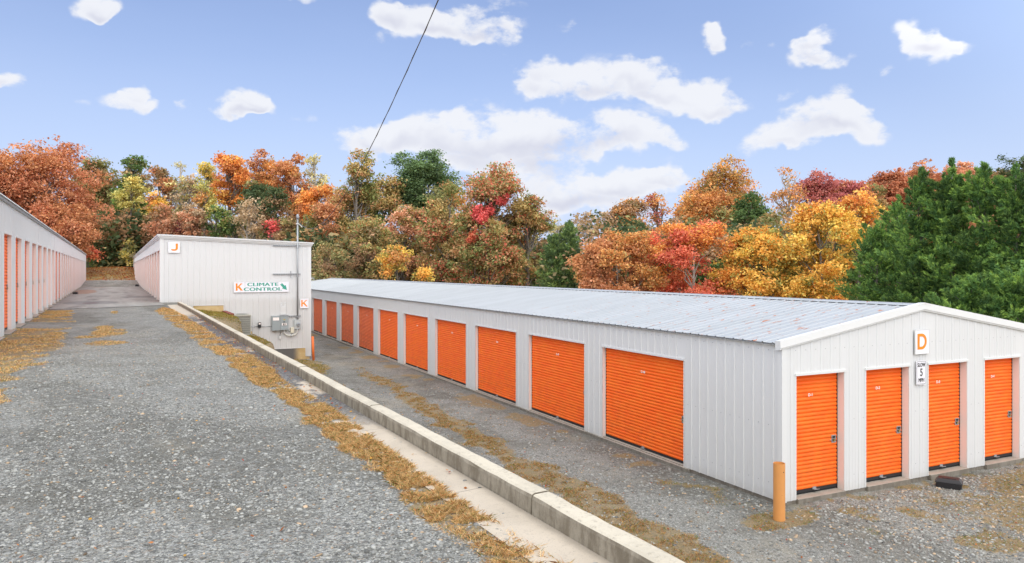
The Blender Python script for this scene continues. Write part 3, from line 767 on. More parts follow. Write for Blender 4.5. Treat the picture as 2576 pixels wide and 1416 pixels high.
    b = MB()
    for s in (-1, 1):                                                   # dark strips painted as the shadow under the cap between ribs
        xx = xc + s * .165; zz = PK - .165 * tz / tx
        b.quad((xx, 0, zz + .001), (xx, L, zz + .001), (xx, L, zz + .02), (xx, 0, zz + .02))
    b.build('ridge_shadow_strip', M_dark, R)
    # rake trim: boxed, stepped
    b = MB()
    for s in (-1, 1):
        def Q(x, dz, y): return ((Wd / 2 + s * (Wd / 2 - x)), y, E + (x) / (Wd / 2) * (PK - E) + dz)
        X0, X1 = -.085, Wd / 2
        rings = [(.045, .07), (.052, -.045), (-.075, -.052), (-.08, -.040), (-.105, -.036), (-.107, -.02), (-.107, 0.0)]
        for (d0, y0), (d1, y1) in zip(rings[:-1], rings[1:]):
            b.quad(Q(X0, d0, y0), Q(X1, d0, y0), Q(X1, d1, y1), Q(X0, d1, y1))
        b.poly([Q(X0, d, y) for d, y in rings] + [Q(X0, -.107, .07)])
    b.build('gable_trim', M_trim, R)
    # greyer strip painting in the shade under the eave
    b = MB(); b.box(-.066, .0, E - .045, -.004, L, E - .040); b.build('eave_shade_strip', M_eave_shade, R)
    return R
BD = building_D()

# ------------------------------------------------------------------ building J / K
def building_J():
    R = tag(empty('storage_building', (1.49, 33.98, 0), 0), 'white two-level storage building whose end wall carries the J and K signs', 'storage building')
    Wd, L = 6.10, 66.
    topz = lambda s: 2.70 - .0392 * s
    b = MB()
    class ZB:
        br = [.46, 1.25, 2.46, 2.50, 3.48, 4.45, 5.86]
        def __call__(s, x):
            if x < .46: return -.05
            if x < 1.25: return -.30
            if x < 2.46: return -.15
            if x < 2.5: return -.9
            if x < 3.48: return -1.30
            if x < 4.45: return -2.12
            if x < 5.86: return -2.12
            return -2.52
    PF = lambda s, z, o: (s, -o, z); PL = lambda s, z, o: (-o, s, z); PR = lambda s, z, o: (Wd + o, s, z); PB = lambda s, z, o: (s, L + o, z)
    wall(b, PF, Wd, ZB(), topz, [], first=.10, pitch=.236)
    side = [(.32 + 3.05 * k, 2.80 + 3.05 * k, 2.15) for k in range(21)]
    wall(b, PL, L, lambda s: .0, lambda s: 2.66, side, first=.2)
    wall(b, PR, L, lambda s: -2.5, lambda s: topz(Wd), [], minor=False)
    wall(b, PB, Wd, lambda s: -2.5, topz, [], minor=False)
    b.build('wall', M_white, R)
    for o in side: door_frame(R, PL, o, 0, .11, .15, False)
    b = MB(); b.prism([(-.021, -.021), (.135, -.021), (.135, -.0185), (-.0185, -.0185), (-.0185, .22), (-.021, .22)], 'z', -.05, 2.64); b.build('corner_trim', M_trim, R)
    b = MB(); b.prism([(5.95, -.021), (6.121, -.021), (6.121, .1), (6.118, .1), (6.118, -.0185), (5.95, -.0185)], 'z', -2.52, 2.40); b.build('corner_trim', M_trim, R)
    b = MB()
    b.box(1.25, -.022, -.167, 2.51, -.002, -.141); b.box(2.485, -.0235, -.9, 2.511, -.001, -.15); b.build('base_flashing', M_trim, R); b = MB()
    b.box(3.48, -.022, -2.14, 5.89, -.002, -2.114); b.box(5.872, -.0235, -2.5, 5.891, -.001, -2.12)
    b.build('base_flashing', M_trim, R)
    b = MB(); b.box(.03, .02, -2.72, 6.06, .05, .0); b.box(1.3, -.004, -.7, 2.49, .02, -.17); b.box(4.3, -.006, -2.75, 5.89, .0195, -2.14); b.box(3.2, -.004, -1.8, 3.6, .02, -1.32)
    b.build('foundation', M_found, R)
    b = MB(); b.box(-.03, .01, -.2, .02, L, -.002)
    b.build('sill', M_slab, R)
    mD = door_mesh('door_curtain', 2.44, 2.12, [M_orange_old, M_black])
    for k, o in enumerate(side):
        add_door(R, mD, (.125, o[1] - .02, .02), -pi / 2, 2.44, 1, None, hardware=False)
    b = MB()
    zr = lambda s: 2.76 - .0392 * s
    b.poly([(-.10, -.10, zr(0)), (Wd + .10, -.10, zr(Wd + .1)), (Wd + .10, L + .1, zr(Wd + .1)), (-.10, L + .1, zr(0))])
    y = .2
    while y < L:
        b.quad((-.1, y - .02, zr(0) + .001), (-.1, y, zr(0) + .02), (Wd + .1, y, zr(Wd) + .02), (Wd + .1, y - .02, zr(Wd) + .001)); b.quad((-.1, y, zr(0) + .02), (-.1, y + .02, zr(0) + .001), (Wd + .1, y + .02, zr(Wd) + .001), (Wd + .1, y, zr(Wd) + .02)); y += .3
    b.build('roof', M_roof, R)
    # stepped fascia round the eaves
    b = MB()
    rings = [(.09, .10), (.098, -.012), (.062, -.0), (.058, .0), (.0, .0)]
    rg = [(.085, .10, 0.2), (.125, .088, 0.0), (.118, .035, 0), (.088, .030, 0), (.080, -.03, 0), (.048, -.035, 0), (.040, -.085, 0), (.0, -.088, 0)]   # (out, dz)
    def ring(pt):
        for (o0, d0, _), (o1, d1, _) in zip(rg[:-1], rg[1:]):
            pt(o0, d0, o1, d1)
    def fr(o0, d0, o1, d1):
        b.quad((-o0, -o0, 2.70 + d0 + .0), (Wd + o0, -o0, topz(Wd) + d0), (Wd + o1, -o1, topz(Wd) + d1), (-o1, -o1, 2.70 + d1))
        b.quad((-o0, L, 2.70 + d0), (-o0, -o0, 2.70 + d0), (-o1, -o1, 2.70 + d1), (-o1, L, 2.70 + d1))
        b.quad((Wd + o0, -o0, topz(Wd) + d0), (Wd + o0, L, topz(Wd) + d0), (Wd + o1, L, topz(Wd) + d1), (Wd + o1, -o1, topz(Wd) + d1))
    ring(fr)
    b.build('fascia', M_trim, R)
    return R
BJ = building_J()

# ------------------------------------------------------------------ left building
def building_L():
    R = tag(empty('storage_building', (-2.08, 17.8, 0), .0115), 'pale storage row left of the upper lane, narrow doors between white piers', 'storage building')
    L0, L1 = -4.2, 64.7
    PL = lambda s, z, o: (o, s, z)
    ops = [(.65 + 2.125 * k, 1.95 + 2.125 * k, 2.10) for k in range(-2, 30)]
    b = MB()
    wall(b, PL, L1, lambda s: 0.0, lambda s: 2.74, ops, s0=L0, first=.15)
    wall(b, lambda s, z, o: (-6 + s, L0 - o, z), 6, lambda s: 0, lambda s: 2.74, [], minor=False)
    wall(b, lambda s, z, o: (-6 + s, L1 + o, z), 6, lambda s: 0, lambda s: 2.74, [], minor=False)
    wall(b, lambda s, z, o: (-6 - o, s, z), L1, lambda s: 0, lambda s: 2.74, [], s0=L0, minor=False)
    b.build('wall', M_white, R)
    recs = [.03 if k in (8, 9) else .075 for k in range(-2, 30)]
    for o, r in zip(ops, recs): door_frame(R, PL, o, .0, r, r + .04, False)
    b = MB()
    for o, r in zip(ops, recs): b.box(-.02 - r, o[0] - .03, -.1, .10, o[1] + .03, .035)
    b.box(-5.9, L0 + .02, -.3, -.03, L1 - .02, .02)
    b.build('foundation', M_slab, R, bevel=.01)
    mD = door_mesh('door_curtain', 1.27, 2.06, [M_orange, M_black], .0705)
    for (o, r) in zip(ops, recs):
        add_door(R, mD, (-r - .012, o[0] + .015, .04), pi / 2, 1.27, 1, None, hardware=(o[0] < 12))
    b = MB(); E = 2.79
    b.quad((.07, L0, E), (.07, L1 + .05, E), (-3, L1 + .05, E + .5), (-3, L0, E + .5)); b.quad((-3, L0, E + .5), (-3, L1, E + .5), (-6.1, L1, E), (-6.1, L0, E))
    b.quad((.07, L0, E - .004), (.07, L1, E - .004), (.0, L1, E - .012), (.0, L0, E - .012))
    y = L0 + .1
    while y < L1:
        b.prism([(.075, E - .002), (.075, E + .002), (-.5, E + .1), (-.5, E + .09)], 'y', y, y + .01)
        for a_, c_, h0, h1 in ((y - .035, y - .012, 0, .026), (y - .012, y + .012, .026, .026), (y + .012, y + .035, .026, 0)):
            b.quad((.075, a_, E + h0), (.075, c_, E + h1), (-2.98, c_, E + .5 + h1), (-2.98, a_, E + .5 + h0))
        b.quad((.075, y - .035, E), (.075, y + .035, E), (.075, y + .012, E + .026), (.075, y - .012, E + .026)); y += .24
    b.build('roof', M_roof, R)
    b = MB(); b.box(.0, L0, E - .06, .05, L1, E - .012); b.build('eave_trim', M_galv, R)
    return R
BL = building_L()
# ------------------------------------------------------------------ signs
JX, JY = 1.49, 33.98
def Dl(x, y, z):      # building D local -> world
    c, s = cos(-.0265), sin(-.0265); return (10.007 + x * c - y * s, 9.212 + x * s + y * c, z - 2.60)
def sign(label, w, h, loc, rz, rims=True, r=.0, off=.03):
    R = tag(empty('wall_sign', loc, rz), label, 'sign')
    b = MB()
    if r:
        pr = []
        for cx, cz, a0 in ((w / 2 - r, h / 2 - r, 0), (-w / 2 + r, h / 2 - r, 90), (-w / 2 + r, -h / 2 + r, 180), (w / 2 - r, -h / 2 + r, 270)):
            for k in range(6):
                a = radians(a0 + k * 18); pr.append((cx + r * cos(a), cz + r * sin(a)))
        b.prism(pr, 'y', -.006, 0)
    else: b.box(-w / 2, -.012, -h / 2, w / 2, 0, h / 2)
    b.build('face', M_signw, R)
    return R
def frame(R, w, h, t=.018, d=.02, m=None, yo=-.012):
    b = MB()
    b.box(-w / 2 - t, yo - .006, -h / 2 - t, w / 2 + t, yo + .012, -h / 2); b.box(-w / 2 - t, yo - .006, h / 2, w / 2 + t, yo + .012, h / 2 + t)
    b.box(-w / 2 - t, yo - .0055, -h / 2, -w / 2, yo + .012, h / 2); b.box(w / 2, yo - .0055, -h / 2, w / 2 + t, yo + .012, h / 2)
    b.build('frame', m or M_trim, R)
def poly_letter(name, polys, m, parent, y, th=.0025):
    b = MB()
    for k_, P in enumerate(polys): b.prism([(p[0], p[1]) for p in P], 'y', y - th - .0003 * k_, y)
    return b.build(name, m, parent)
# D sign: bold condensed D drawn as a ring of quads
R = sign('white square sign with an orange letter D high on the gable end', .40, .45, Dl(3.565, -.034, 2.575), -.0265); frame(R, .40, .45, .008)
w, h = .262, .30; ox, oz = -.155 + .018, -.15 + .005; st = .052; Q = []
outer = [(0, 0), (.12, 0)] + [(.12 + (w - .12) * sin(a), h / 2 - h / 2 * cos(a)) for a in np.linspace(.15, pi - .15, 16)] + [(.12, h), (0, h)]
inner = [(st, st), (.115, st)] + [(.115 + (w - .115 - st) * sin(a), h / 2 - (h / 2 - st) * cos(a)) for a in np.linspace(.15, pi - .15, 16)] + [(.115, h - st), (st, h - st)]
n_ = len(outer)
for i in range(n_):
    j = (i + 1) % n_
    Q.append([(ox + outer[i][0], oz + outer[i][1]), (ox + outer[j][0], oz + outer[j][1]), (ox + inner[j][0], oz + inner[j][1]), (ox + inner[i][0], oz + inner[i][1])])
poly_letter('letter', Q, M_signo, R, -.0122)
# speed sign
R = sign('white upright SLOW 5 MPH speed sign with rounded corners and black rim', .29, .46, Dl(3.545, -.036, 1.985), -.0265, r=.03)
b = MB(); w, h, r = .262, .432, .022
ring = lambda w, h, r: [(sx * (w / 2 - r) + r * cos(radians(a0 + k * 18)), sz * (h / 2 - r) + r * sin(radians(a0 + k * 18))) for sx, sz, a0 in ((1, 1, 0), (-1, 1, 90), (-1, -1, 180), (1, -1, 270)) for k in range(6)]
o_, i_ = ring(w, h, r), ring(w - .012, h - .012, r - .005)
for k in range(len(o_)):
    j = (k + 1) % len(o_); b.prism([o_[k], o_[j], i_[j], i_[k]], 'y', -.0075, -.0062)
b.build('rim', M_signk, R)
lettering('letters', 'SLOW', .105, M_signk, R, (0, -.0075, .145), dbl=.002, sx=.72, spacing=1.05)
lettering('numeral', '5', .20, M_signk, R, (0, -.0075, .0), bold=.003, sx=.85)
lettering('letters', 'MPH', .105, M_signk, R, (0, -.0075, -.145), dbl=.002, sx=.78, spacing=1.05)
# J sign
def K_polys(x, z, w, h, st):
    m_ = h * .50
    return [[(x, z), (x + st, z), (x + st, z + h), (x, z + h)],
            [(x + st, z + m_ - st * .62), (x + w + st * .55, z + h), (x + w - st * .45, z + h), (x + st, z + m_ + st * .3 - .001)],
            [(x + st * 1.35, z + m_ - st * .25), (x + w - st * .35, z), (x + w + st * .75, z), (x + st * 2.15, z + m_ + st * .50)]]
R = sign('white square sign with an orange letter J at the end wall top corner', .43, .44, (JX + .515, JY - .034, 2.275), 0); frame(R, .43, .44, .016)
x0, z0, w, h, st = -.125, -.148, .27, .30, .085
P = [[(x0 + w - st, z0 + .11), (x0 + w, z0 + .11), (x0 + w, z0 + h), (x0 + w - st, z0 + h)]]
for a0, a1 in zip(np.linspace(0, 90, 7)[:-1], np.linspace(0, 90, 7)[1:]):
    f = lambda a, r: (x0 + w - .125 + r[0] * cos(radians(a)), z0 + .11 - r[1] * sin(radians(a)))
    P.append([f(a0, (.125, .11)), f(a1, (.125, .11)), f(a1, (.04, .045)), f(a0, (.04, .045))][::-1])
P.append([(x0 + .0, z0 + .065), (x0 + .05, z0 + .008), (x0 + w - .125, z0), (x0 + w - .125, z0 + .065)])
poly_letter('letter', P, M_signo, R, -.0122)
# K sign
R = sign('small white square sign with an orange letter K beside the electricity mast', .37, .42, (JX + 5.815, JY - .036, -.15), 0); frame(R, .37, .42, .012)
poly_letter('letter', K_polys(-.135, -.145, .235, .29, .062), M_signo, R, -.0122)
# climate control sign
Wc, Hc = 2.29, .44
R = sign('long white K CLIMATE CONTROL sign in orange and green with a green arrow', Wc, Hc, (JX + 3.995, JY - .034, .60), 0); frame(R, Wc, Hc, .014)
b = MB(); b.box(-Wc / 2 + .447, -.0155, -Hc / 2, -Wc / 2 + .456, -.0122, Hc / 2); b.build('divider', M_galv, R)
poly_letter('letter', K_polys(-Wc / 2 + .075, -.155, .235, .31, .072), M_signo, R, -.0122)
lettering('letters', 'CLIMATE', .205, M_signg, R, (.045, -.0135, .100), dbl=.013, sx=1.52, spacing=1.06)
lettering('letters', 'CONTROL', .205, M_signg, R, (.045, -.0135, -.105), dbl=.013, sx=1.55, spacing=1.06)
a = .82; ca, sa = cos(-a), sin(-a)
T = lambda p: (.93 + p[0] * ca - p[1] * sa, -.0 + p[0] * sa + p[1] * ca)
poly_letter('arrow', [[T(p) for p in ((-.19, -.05), (-.15, 0), (-.19, .05), (.02, .055), (.02, -.055))], [T(p) for p in ((.0, -.11), (.20, 0), (.0, .11))]], M_signg, R, -.0122)

# ------------------------------------------------------------------ electricity on the end wall
def J(t, y, z): return (JX + t, JY + y, z)
R = tag(empty('service_mast', J(5.51, -.10, -.86)), 'tall grey conduit mast with weatherhead rising above the roof at the wall corner', 'conduit mast')
b = MB(); b.tube([(0, 0, 0), (0, 0, 4.52)], .036, 12); b.build('pipe', M_galv, R, smooth=True)
b = MB(); b.tube([(0, 0, 4.50), (0, 0, 4.56), (0, -.01, 4.62), (0, -.03, 4.66)], [.052, .062, .06, .02], 12); b.box(-.045, -.11, 4.50, .045, -.02, 4.58); b.build('weatherhead', M_galv, R, smooth=False)
b = MB(); b.box(-.06, -.045, 4.22, .06, .045, 4.26); b.tube([(.04, 0, 4.24), (.10, -.02, 4.19), (.19, -.04, 4.09)], .017, 8); b.build('clamp', M_trim, R)
b = MB()
for z in (.10, 1.9, 3.15): b.box(-.055, -.042, z, .055, .03, z + .035)
b.build('strap', M_galv, R)
R = tag(empty('drip_loop', J(5.72, -.14, 3.38)), 'thin looped cable hanging beside the weatherhead on the mast', 'cable')
b = MB(); b.tube([(.02, 0, -.10), (.10, 0, -.13), (.18, -.01, -.10), (.235, -.02, .0), (.235, -.03, .12), (.20, -.04, .24), (.15, -.04, .31)], .011, 6); b.build('cable', M_cable, R, smooth=True)
# overhead service drop to a pole beside the camera's lane, outside the view
P0 = Vector(J(5.6, -.12, 3.42)); P3 = Vector((*at(1215, 9.5), zat(-260, 9.5)))
b = MB(); pts = []
for k in range(61):
    t = k / 60; p = P0.lerp(P3, t); p.z -= 1.75 * 4 * t * (1 - t) * (1 - .35 * t)
    for q in (0,): pts.append(tuple(p))
b.tube(pts, .0085, 6)
off = [Vector((.012 * cos(k * 1.9), .012 * sin(k * 1.9), .012 * cos(k * 1.9 + 1))) for k in range(61)]
b.tube([tuple(Vector(p) + o) for p, o in zip(pts, off)], .006, 5)
o = b.build('overhead_cable', M_cable, None, smooth=True); tag(o, 'twisted overhead service cable crossing the sky down to the mast', 'cable')
def strut(label, t0, t1, z, g='slotted strut channels on the end wall'):
    R = tag(empty('strut_channel', J((t0 + t1) / 2, -.019, z)), label, 'strut', g); L = (t1 - t0) / 2
    b = MB(); b.box(-L, -.042, -.024, L, 0, .024); b.build('channel', M_galv, R)
    b = MB(); x = -L + .03
    while x < L - .05: b.box(x, -.0435, -.009, x + .045, -.0422, .009); x += .075
    b.build('slots', M_dark, R); return R
strut('upper slotted steel strut crossing the mast just below the roof', 4.46, 5.65, 2.40)
R = strut('middle slotted steel strut with a small bracket, above the climate sign', 4.46, 5.65, 1.15)
strut('short slotted steel strut between the breaker panels and the meter', 5.12, 5.66, -.71)
R = tag(empty('pipe_bracket', J(5.22, -.062, 1.15)), 'small grey pipe bracket standing on the middle strut', 'bracket')
b = MB(); b.box(-.02, -.03, -.03, .02, 0, .14); b.box(-.012, -.02, -.16, .012, 0, -.03); b.build('bracket', M_galv, R)
def enclosure(name, label, t0, t1, z0, z1, dep, m, cat):
    R = tag(empty(name, J((t0 + t1) / 2, -.02, (z0 + z1) / 2)), label, cat); w, h = (t1 - t0) / 2, (z1 - z0) / 2
    b = MB(); b.box(-w, -dep, -h, w, 0, h); b.build('housing', m, R, bevel=.006)
    return R, w, h, dep
R, w, h, d = enclosure('transfer_box', 'left grey electrical cabinet with a pale instruction label, beside the breaker panel', 4.40, 4.745, -1.32, -.67, .16, M_graybox, 'electrical box')
b = MB(); b.box(-w + .012, -d - .012, -h + .012, w - .012, -d - .001, h - .05); b.build('cover', M_graybox, R, bevel=.004)
b = MB(); b.box(-w + .04, -d - .0145, h - .20, w - .05, -d - .0122, h - .07); b.build('label_sticker', M_decal, R)
b = MB(); b.box(.05, -d - .03, h - .225, .10, -d - .0122, h - .205); b.build('latch', M_galv, R)
R, w, h, d = enclosure('breaker_panel', 'right grey breaker panel with black switches behind an open window', 4.75, 5.10, -1.30, -.655, .15, M_graybox, 'electrical box')
b = MB(); b.box(-w - .012, -d - .02, h - .012, w + .012, .0, h + .012); b.build('rain_hood', M_galv, R)
b = MB(); b.box(-w, -d - .022, -h, w, -d - .001, -h + .11); b.build('lower_lip', M_graybox, R, bevel=.005)
b = MB(); b.box(-.105, -d - .004, -.12, .095, -d - .0005, .0 - .02); b.build('dead_front', M_decal, R)
b = MB(); b.box(-.045, -d - .012, .015, .035, -d - .001, .05); b.box(-.055, -d - .016, -.11, -.02, -d - .0045, -.03); b.box(.01, -d - .016, -.11, .045, -d - .0045, -.03); b.build('switches', M_plastic, R)
b = MB(); b.box(-.04, -d - .003, .11, .04, -d - .0005, .16); b.build('warning_sticker', simple('yellow_sticker', (.55, .40, .08)), R)
R, w, h, d = enclosure('meter_socket', 'light grey meter box with a round glass meter under the mast', 5.36, 5.64, -1.28, -.87, .11, M_grayl, 'electric meter')
b = MB(); b.tube([(.03, -d, .0), (.03, -d - .05, 0)], .085, 20); b.build('meter_ring', M_galv, R)
def f_glass(g): return prin(g, (.35, .37, .38), .08, spec=.8)
b = MB(); b.tube([(.03, -d - .05, 0), (.03, -d - .11, 0), (.03, -d - .125, 0)], [.068, .066, .05], 20); b.build('meter_glass', mat('meter_glass', f_glass), R, smooth=False)
b = MB(); b.box(-.01, -d - .128, .005, .07, -d - .1252, .035); b.build('display', M_dark, R)
R, w, h, d = enclosure('junction_box', 'small cream plastic box hanging between the breaker panel and the meter', 5.21, 5.36, -1.44, -1.20, .10, M_beige, 'electrical box')
b = MB(); b.tube([(-.08, -.05, -.07), (-.15, -.05, -.06), (-.20, -.05, .02), (-.215, -.05, .10)], .011, 6); b.build('cable', M_cable, R, smooth=True)
R = tag(empty('conduit_bend', J(5.21, -.09, -1.58)), 'cream U-shaped conduit sweeping under the panels from breaker box to meter', 'conduit')
b = MB(); pt = [(-.28, 0, .28), (-.28, 0, .20)] + [(-.28 * cos(a) * 1.0, 0, .19 - .17 * sin(a)) for a in np.linspace(.15, pi - .15, 14)] + [(.28, 0, .20), (.28, 0, .30)]
b.tube(pt, .028, 12); b.build('pipe', M_pvc, R, smooth=True)
b = MB(); b.tube([(-.02, 0, .02), (.05, 0, .02)], .036, 12); b.tube([(-.28, 0, .22), (-.28, 0, .29)], .036, 12); b.tube([(.28, 0, .24), (.28, 0, .31)], .036, 12); b.build('coupling', M_grayl, R)
R = tag(empty('outlet_box', J(4.76, -.022, -1.63)), 'white weatherproof outlet dangling below the breaker panel on a black cable', 'outlet')
b = MB(); b.box(-.04, -.05, -.07, .04, 0, .07); b.build('housing', M_trim, R, bevel=.006)
b = MB(); b.tube([(.0, -.03, .07), (.01, -.03, .16), (.04, -.03, .24), (.06, -.04, .31)], .011, 6); b.build('cable', M_cable, R, smooth=True)
R = tag(empty('mounting_plate', J(4.90, -.021, -.36)), 'faint white mounting plate with two lugs above the breaker panel', 'plate')
b = MB(); b.poly([(-.115, -.006, -.24), (.115, -.006, -.24), (.12, -.006, .12), (-.12, -.006, .12)]); b.box(-.12, -.006, .12, -.045, 0, .26); b.box(.055, -.006, .12, .125, 0, .28); b.box(-.11, -.0055, -.27, .11, 0, -.24); b.build('plate', M_trim, R)
b = MB(); b.box(-.10, -.012, .20, -.075, -.0062, .225); b.box(.085, -.012, .22, .11, -.0062, .245); b.box(-.07, -.012, .10, -.05, -.0062, .12); b.build('bolts', M_galv, R)
R = tag(empty('wall_lamp', J(3.895, -.02, -1.055)), 'small black lamp box on the end wall between the air conditioner and the cabinets', 'wall lamp')
b = MB(); b.box(-.062, -.09, -.115, .062, 0, .115); b.build('housing', M_plastic, R, bevel=.012)
b = MB(); b.box(-.045, -.0945, .03, .045, -.0902, .085); b.build('lens', M_decal, R)
R = tag(empty('wall_conduit', J(3.9, -.034, -1.13)), 'thin grey conduit running along the end wall from the air conditioner to the cabinets', 'conduit')
b = MB(); b.tube([(-.50, 0, .0), (-.07, 0, .02)], .012, 6); b.tube([(.07, 0, .0), (.52, 0, .0)], .012, 6); b.build('pipe', M_galv, R, smooth=True)
# air conditioner
R = tag(empty('air_conditioner', J(3.11, -.46, -1.42)), 'tan air conditioner condenser with louvred sides on the bank by the end wall', 'air conditioner')
b = MB(); b.box(-.30, -.30, .04, .30, .30, .82); b.build('coil', M_coil, R)
b = MB()
for x in (-.32, .29):
    for y in (-.32, .29): b.box(x, y, .0, x + .03, y + .03, .86)
for k in range(9):
    z = .06 + k * .092
    b.box(-.318, -.318, z, .318, -.3005, z + .014); b.box(-.318, .3005, z, .318, .318, z + .014); b.box(-.318, -.3, z, -.3005, .3, z + .014); b.box(.3005, -.3, z, .318, .3, z + .014)
b.build('guard', M_cond, R)
b = MB()
for k in range(36):
    x = -.29 + k * .0166; b.box(x, -.3045, .06, x + .007, -.3006, .86)
b.build('coil_fins', M_cond, R)
b = MB(); b.box(-.335, -.335, .80, .335, .335, .87); b.build('top_cover', M_cond, R, bevel=.012)
b = MB(); b.box(-.32, -.32, 0, .32, .32, .05); b.build('base_pan', M_cond, R, bevel=.01)
b = MB()
for r in (.06, .12, .18, .24): b.tube([(r * cos(a), r * sin(a), .885) for a in np.linspace(0, 2 * pi, 24)], .005, 5, cap=False)
b.build('fan_grille', M_coil, R)
R = tag(empty('equipment_pad', J(3.12, -.5, -1.46)), 'concrete pad under the tan air conditioner', 'pad'); b = MB(); b.box(-.45, -.45, -.12, .45, .4, .035); b.build('slab', M_slab, R, bevel=.01)
# red steel edging and timber steps holding the bank
R = tag(empty('terrace_edging', J(2.52, -.6, -1.42)), 'rusty red steel and timber edging stepping down the grassy bank beside the air conditioner', 'retaining edge')
b = MB(); b.box(-.06, -1.9, .0, .0, .55, .98); b.build('upper_plate', M_rust, R)
b = MB()
for k in range(5): b.box(.002, -1.8, .05 + k * .19, .05 + .01 * (k % 2), .5, .16 + k * .19)
b.build('boards', M_rust, R)
b = MB()
for k in range(3): b.box(.0, -1.9 - .03 * k, .98 - .002 * k, .02, -1.85, 1.0)
b.prism([(-.14, .985), (.03, .985), (.03, 1.025), (-.14, 1.025)], 'y', -1.9, .55); b.build('cap', M_rust, R)
R = tag(empty('lower_edging', J(3.75, -.7, -1.65)), 'sloping rusty red edging board running down the wall below the air conditioner', 'retaining edge')
b = MB(); b.prism([(-.42, .16), (-.1, .15), (.22, -.12), (.34, -.28), (.34, -.9), (-.42, -.9)], 'y', -.05, .02); b.build('board', M_rust, R)
b = MB(); b.prism([(-.42, .19), (-.1, .18), (.24, -.10), (.36, -.27), (.33, -.30), (.22, -.14), (-.1, .15), (-.42, .16)], 'y', -.08, .05); b.build('cap', M_rust, R)

# ------------------------------------------------------------------ posts
gz = lambda x, y: float(zt(x, y))
R = tag(empty('bollard', (9.42, 8.73, gz(9.42, 8.73) - .05)), 'weathered yellow-orange pipe bollard with open top at the corner of building D', 'bollard')
b = MB(); b.tube([(0, 0, 0), (0, 0, .96)], .093, 28, cap=False); b.tube([(0, 0, .965), (0, 0, .6)], .084, 28, cap=False)
b.tube([(0, 0, .958), (0, 0, .966)], [.093, .0925], 28, cap=False)
for k in range(28):
    a0, a1 = 2 * pi * k / 28, 2 * pi * (k + 1) / 28
    b.quad((.093 * cos(a0), .093 * sin(a0), .962), (.093 * cos(a1), .093 * sin(a1), .962), (.084 * cos(a1), .084 * sin(a1), .962), (.084 * cos(a0), .084 * sin(a0), .962))
b.build('pipe', M_bollard, R, smooth=True)
b = MB(); b.tube([(0, 0, .70), (0, 0, .705)], .083, 20); b.build('rusty_core', M_rust, R)
b = MB(); b.box(-.01, -.0945, .83, .006, -.0925, .845); b.box(-.035, -.0905, .47, -.028, -.088, .475); b.build('bolt_hole', M_dark, R)
R = tag(empty('bollard', (7.57, 33.30, LOW - .05)), 'slim bright orange post leaning at the tall wall corner by the lower lane', 'bollard')
b = MB(); b.tube([(0, 0, 0), (-.045, 0, 1.10)], .055, 16); b.build('pipe', M_bollard2, R, smooth=True)

def bait_station(x, y, rz, label, s=1.):
    R = tag(empty('bait_box', (x, y, gz(x, y)), rz), label, 'bait box', 'black bait boxes beside the storage doors'); R.scale = (s, s, s)
    b = MB(); b.prism([(-.21, 0), (.21, 0), (.205, .10), (-.205, .10)], 'y', -.14, .14); b.build('base', M_plastic, R, bevel=.012)
    b = MB(); b.box(-.222, -.152, .101, .222, .152, .116); b.build('rim', M_plastic, R, bevel=.005)
    b = MB()
    lo = [(-.212, -.142, .117), (.212, -.142, .117), (.212, .142, .117), (-.212, .142, .117)]; hi = [(-.165, -.11, .175), (.165, -.11, .175), (.165, .11, .175), (-.165, .11, .175)]
    for k in range(4): b.quad(lo[k], lo[(k + 1) % 4], hi[(k + 1) % 4], hi[k])
    b.poly(hi); b.build('lid', M_plastic, R, bevel=.008)
    b = MB(); b.box(-.12, -.07, .1755, .12, .07, .182); b.build('lid_panel', M_plastic, R, bevel=.003)
    b = MB(); b.box(-.212, -.05, .02, -.2105, .02, .07); b.build('entry_hole', M_dark, R); return R
bait_station(13.68, 8.62, -1.05, 'black plastic bait box on the gravel in front of the gable doors')
bait_station(-2.12, 47.3, 1.5, 'small black bait box at the foot of the left row of doors', .8)
bait_station(1.25, 66.5, 1.6, 'distant black bait box at the foot of the right-hand row in the upper lane', .9)

# ------------------------------------------------------------------ chain-link fence at the end of the lane
R = tag(empty('chain_link_fence', (*at(285, 112), 0)), 'chain-link fence with grey posts above the leaf-covered bank at the lane end', 'fence')
fx0, fy0 = at(140, 112); fx1, fy1 = at(470, 108)
ox, oy = R.location.x, R.location.y
top = MB(); pts = []; wire = MB()
N = 9
P = [(fx0 + (fx1 - fx0) * k / N, fy0 + (fy1 - fy0) * k / N) for k in range(N + 1)]
for k, (x, y) in enumerate(P):
    z = gz(x, y); zb = z - .2; b = MB(); b.tube([(x - ox, y - oy, zb), (x - ox, y - oy, z + 1.55)], .035, 8); b.build('post', M_galv, R, smooth=True); pts.append((x - ox, y - oy, z + 1.53))
top.tube(pts, .025, 6); top.build('top_rail', M_galv, R, smooth=True)
for (x0, y0, z0), (x1, y1, z1) in zip(pts[:-1], pts[1:]):
    L = math.hypot(x1 - x0, y1 - y0); n = int(L / .28)
    for i in range(-6, n + 1):
        for s in (0, 1):
            a, c = i / n, (i + 1.5 / .28 * .9) / n
            if s: a, c = c, a
            zz0, zz1 = 0.0, -1.5
            def pt(t, dz): return (x0 + (x1 - x0) * t, y0 + (y1 - y0) * t, z0 + (z1 - z0) * t + dz)
            t0, t1 = min(max(a, 0), 1), min(max(c, 0), 1)
            if abs(c - a) < 1e-6 or t0 == t1: continue
            d0 = -1.5 * (t0 - a) / (c - a); d1 = -1.5 * (t1 - a) / (c - a)
            p, q = pt(t0, d0), pt(t1, d1); e = .006
            wire.quad((p[0] - e, p[1], p[2]), (p[0] + e, p[1], p[2]), (q[0] + e, q[1], q[2]), (q[0] - e, q[1], q[2]))
wire.build('wire_mesh', M_galv, R)

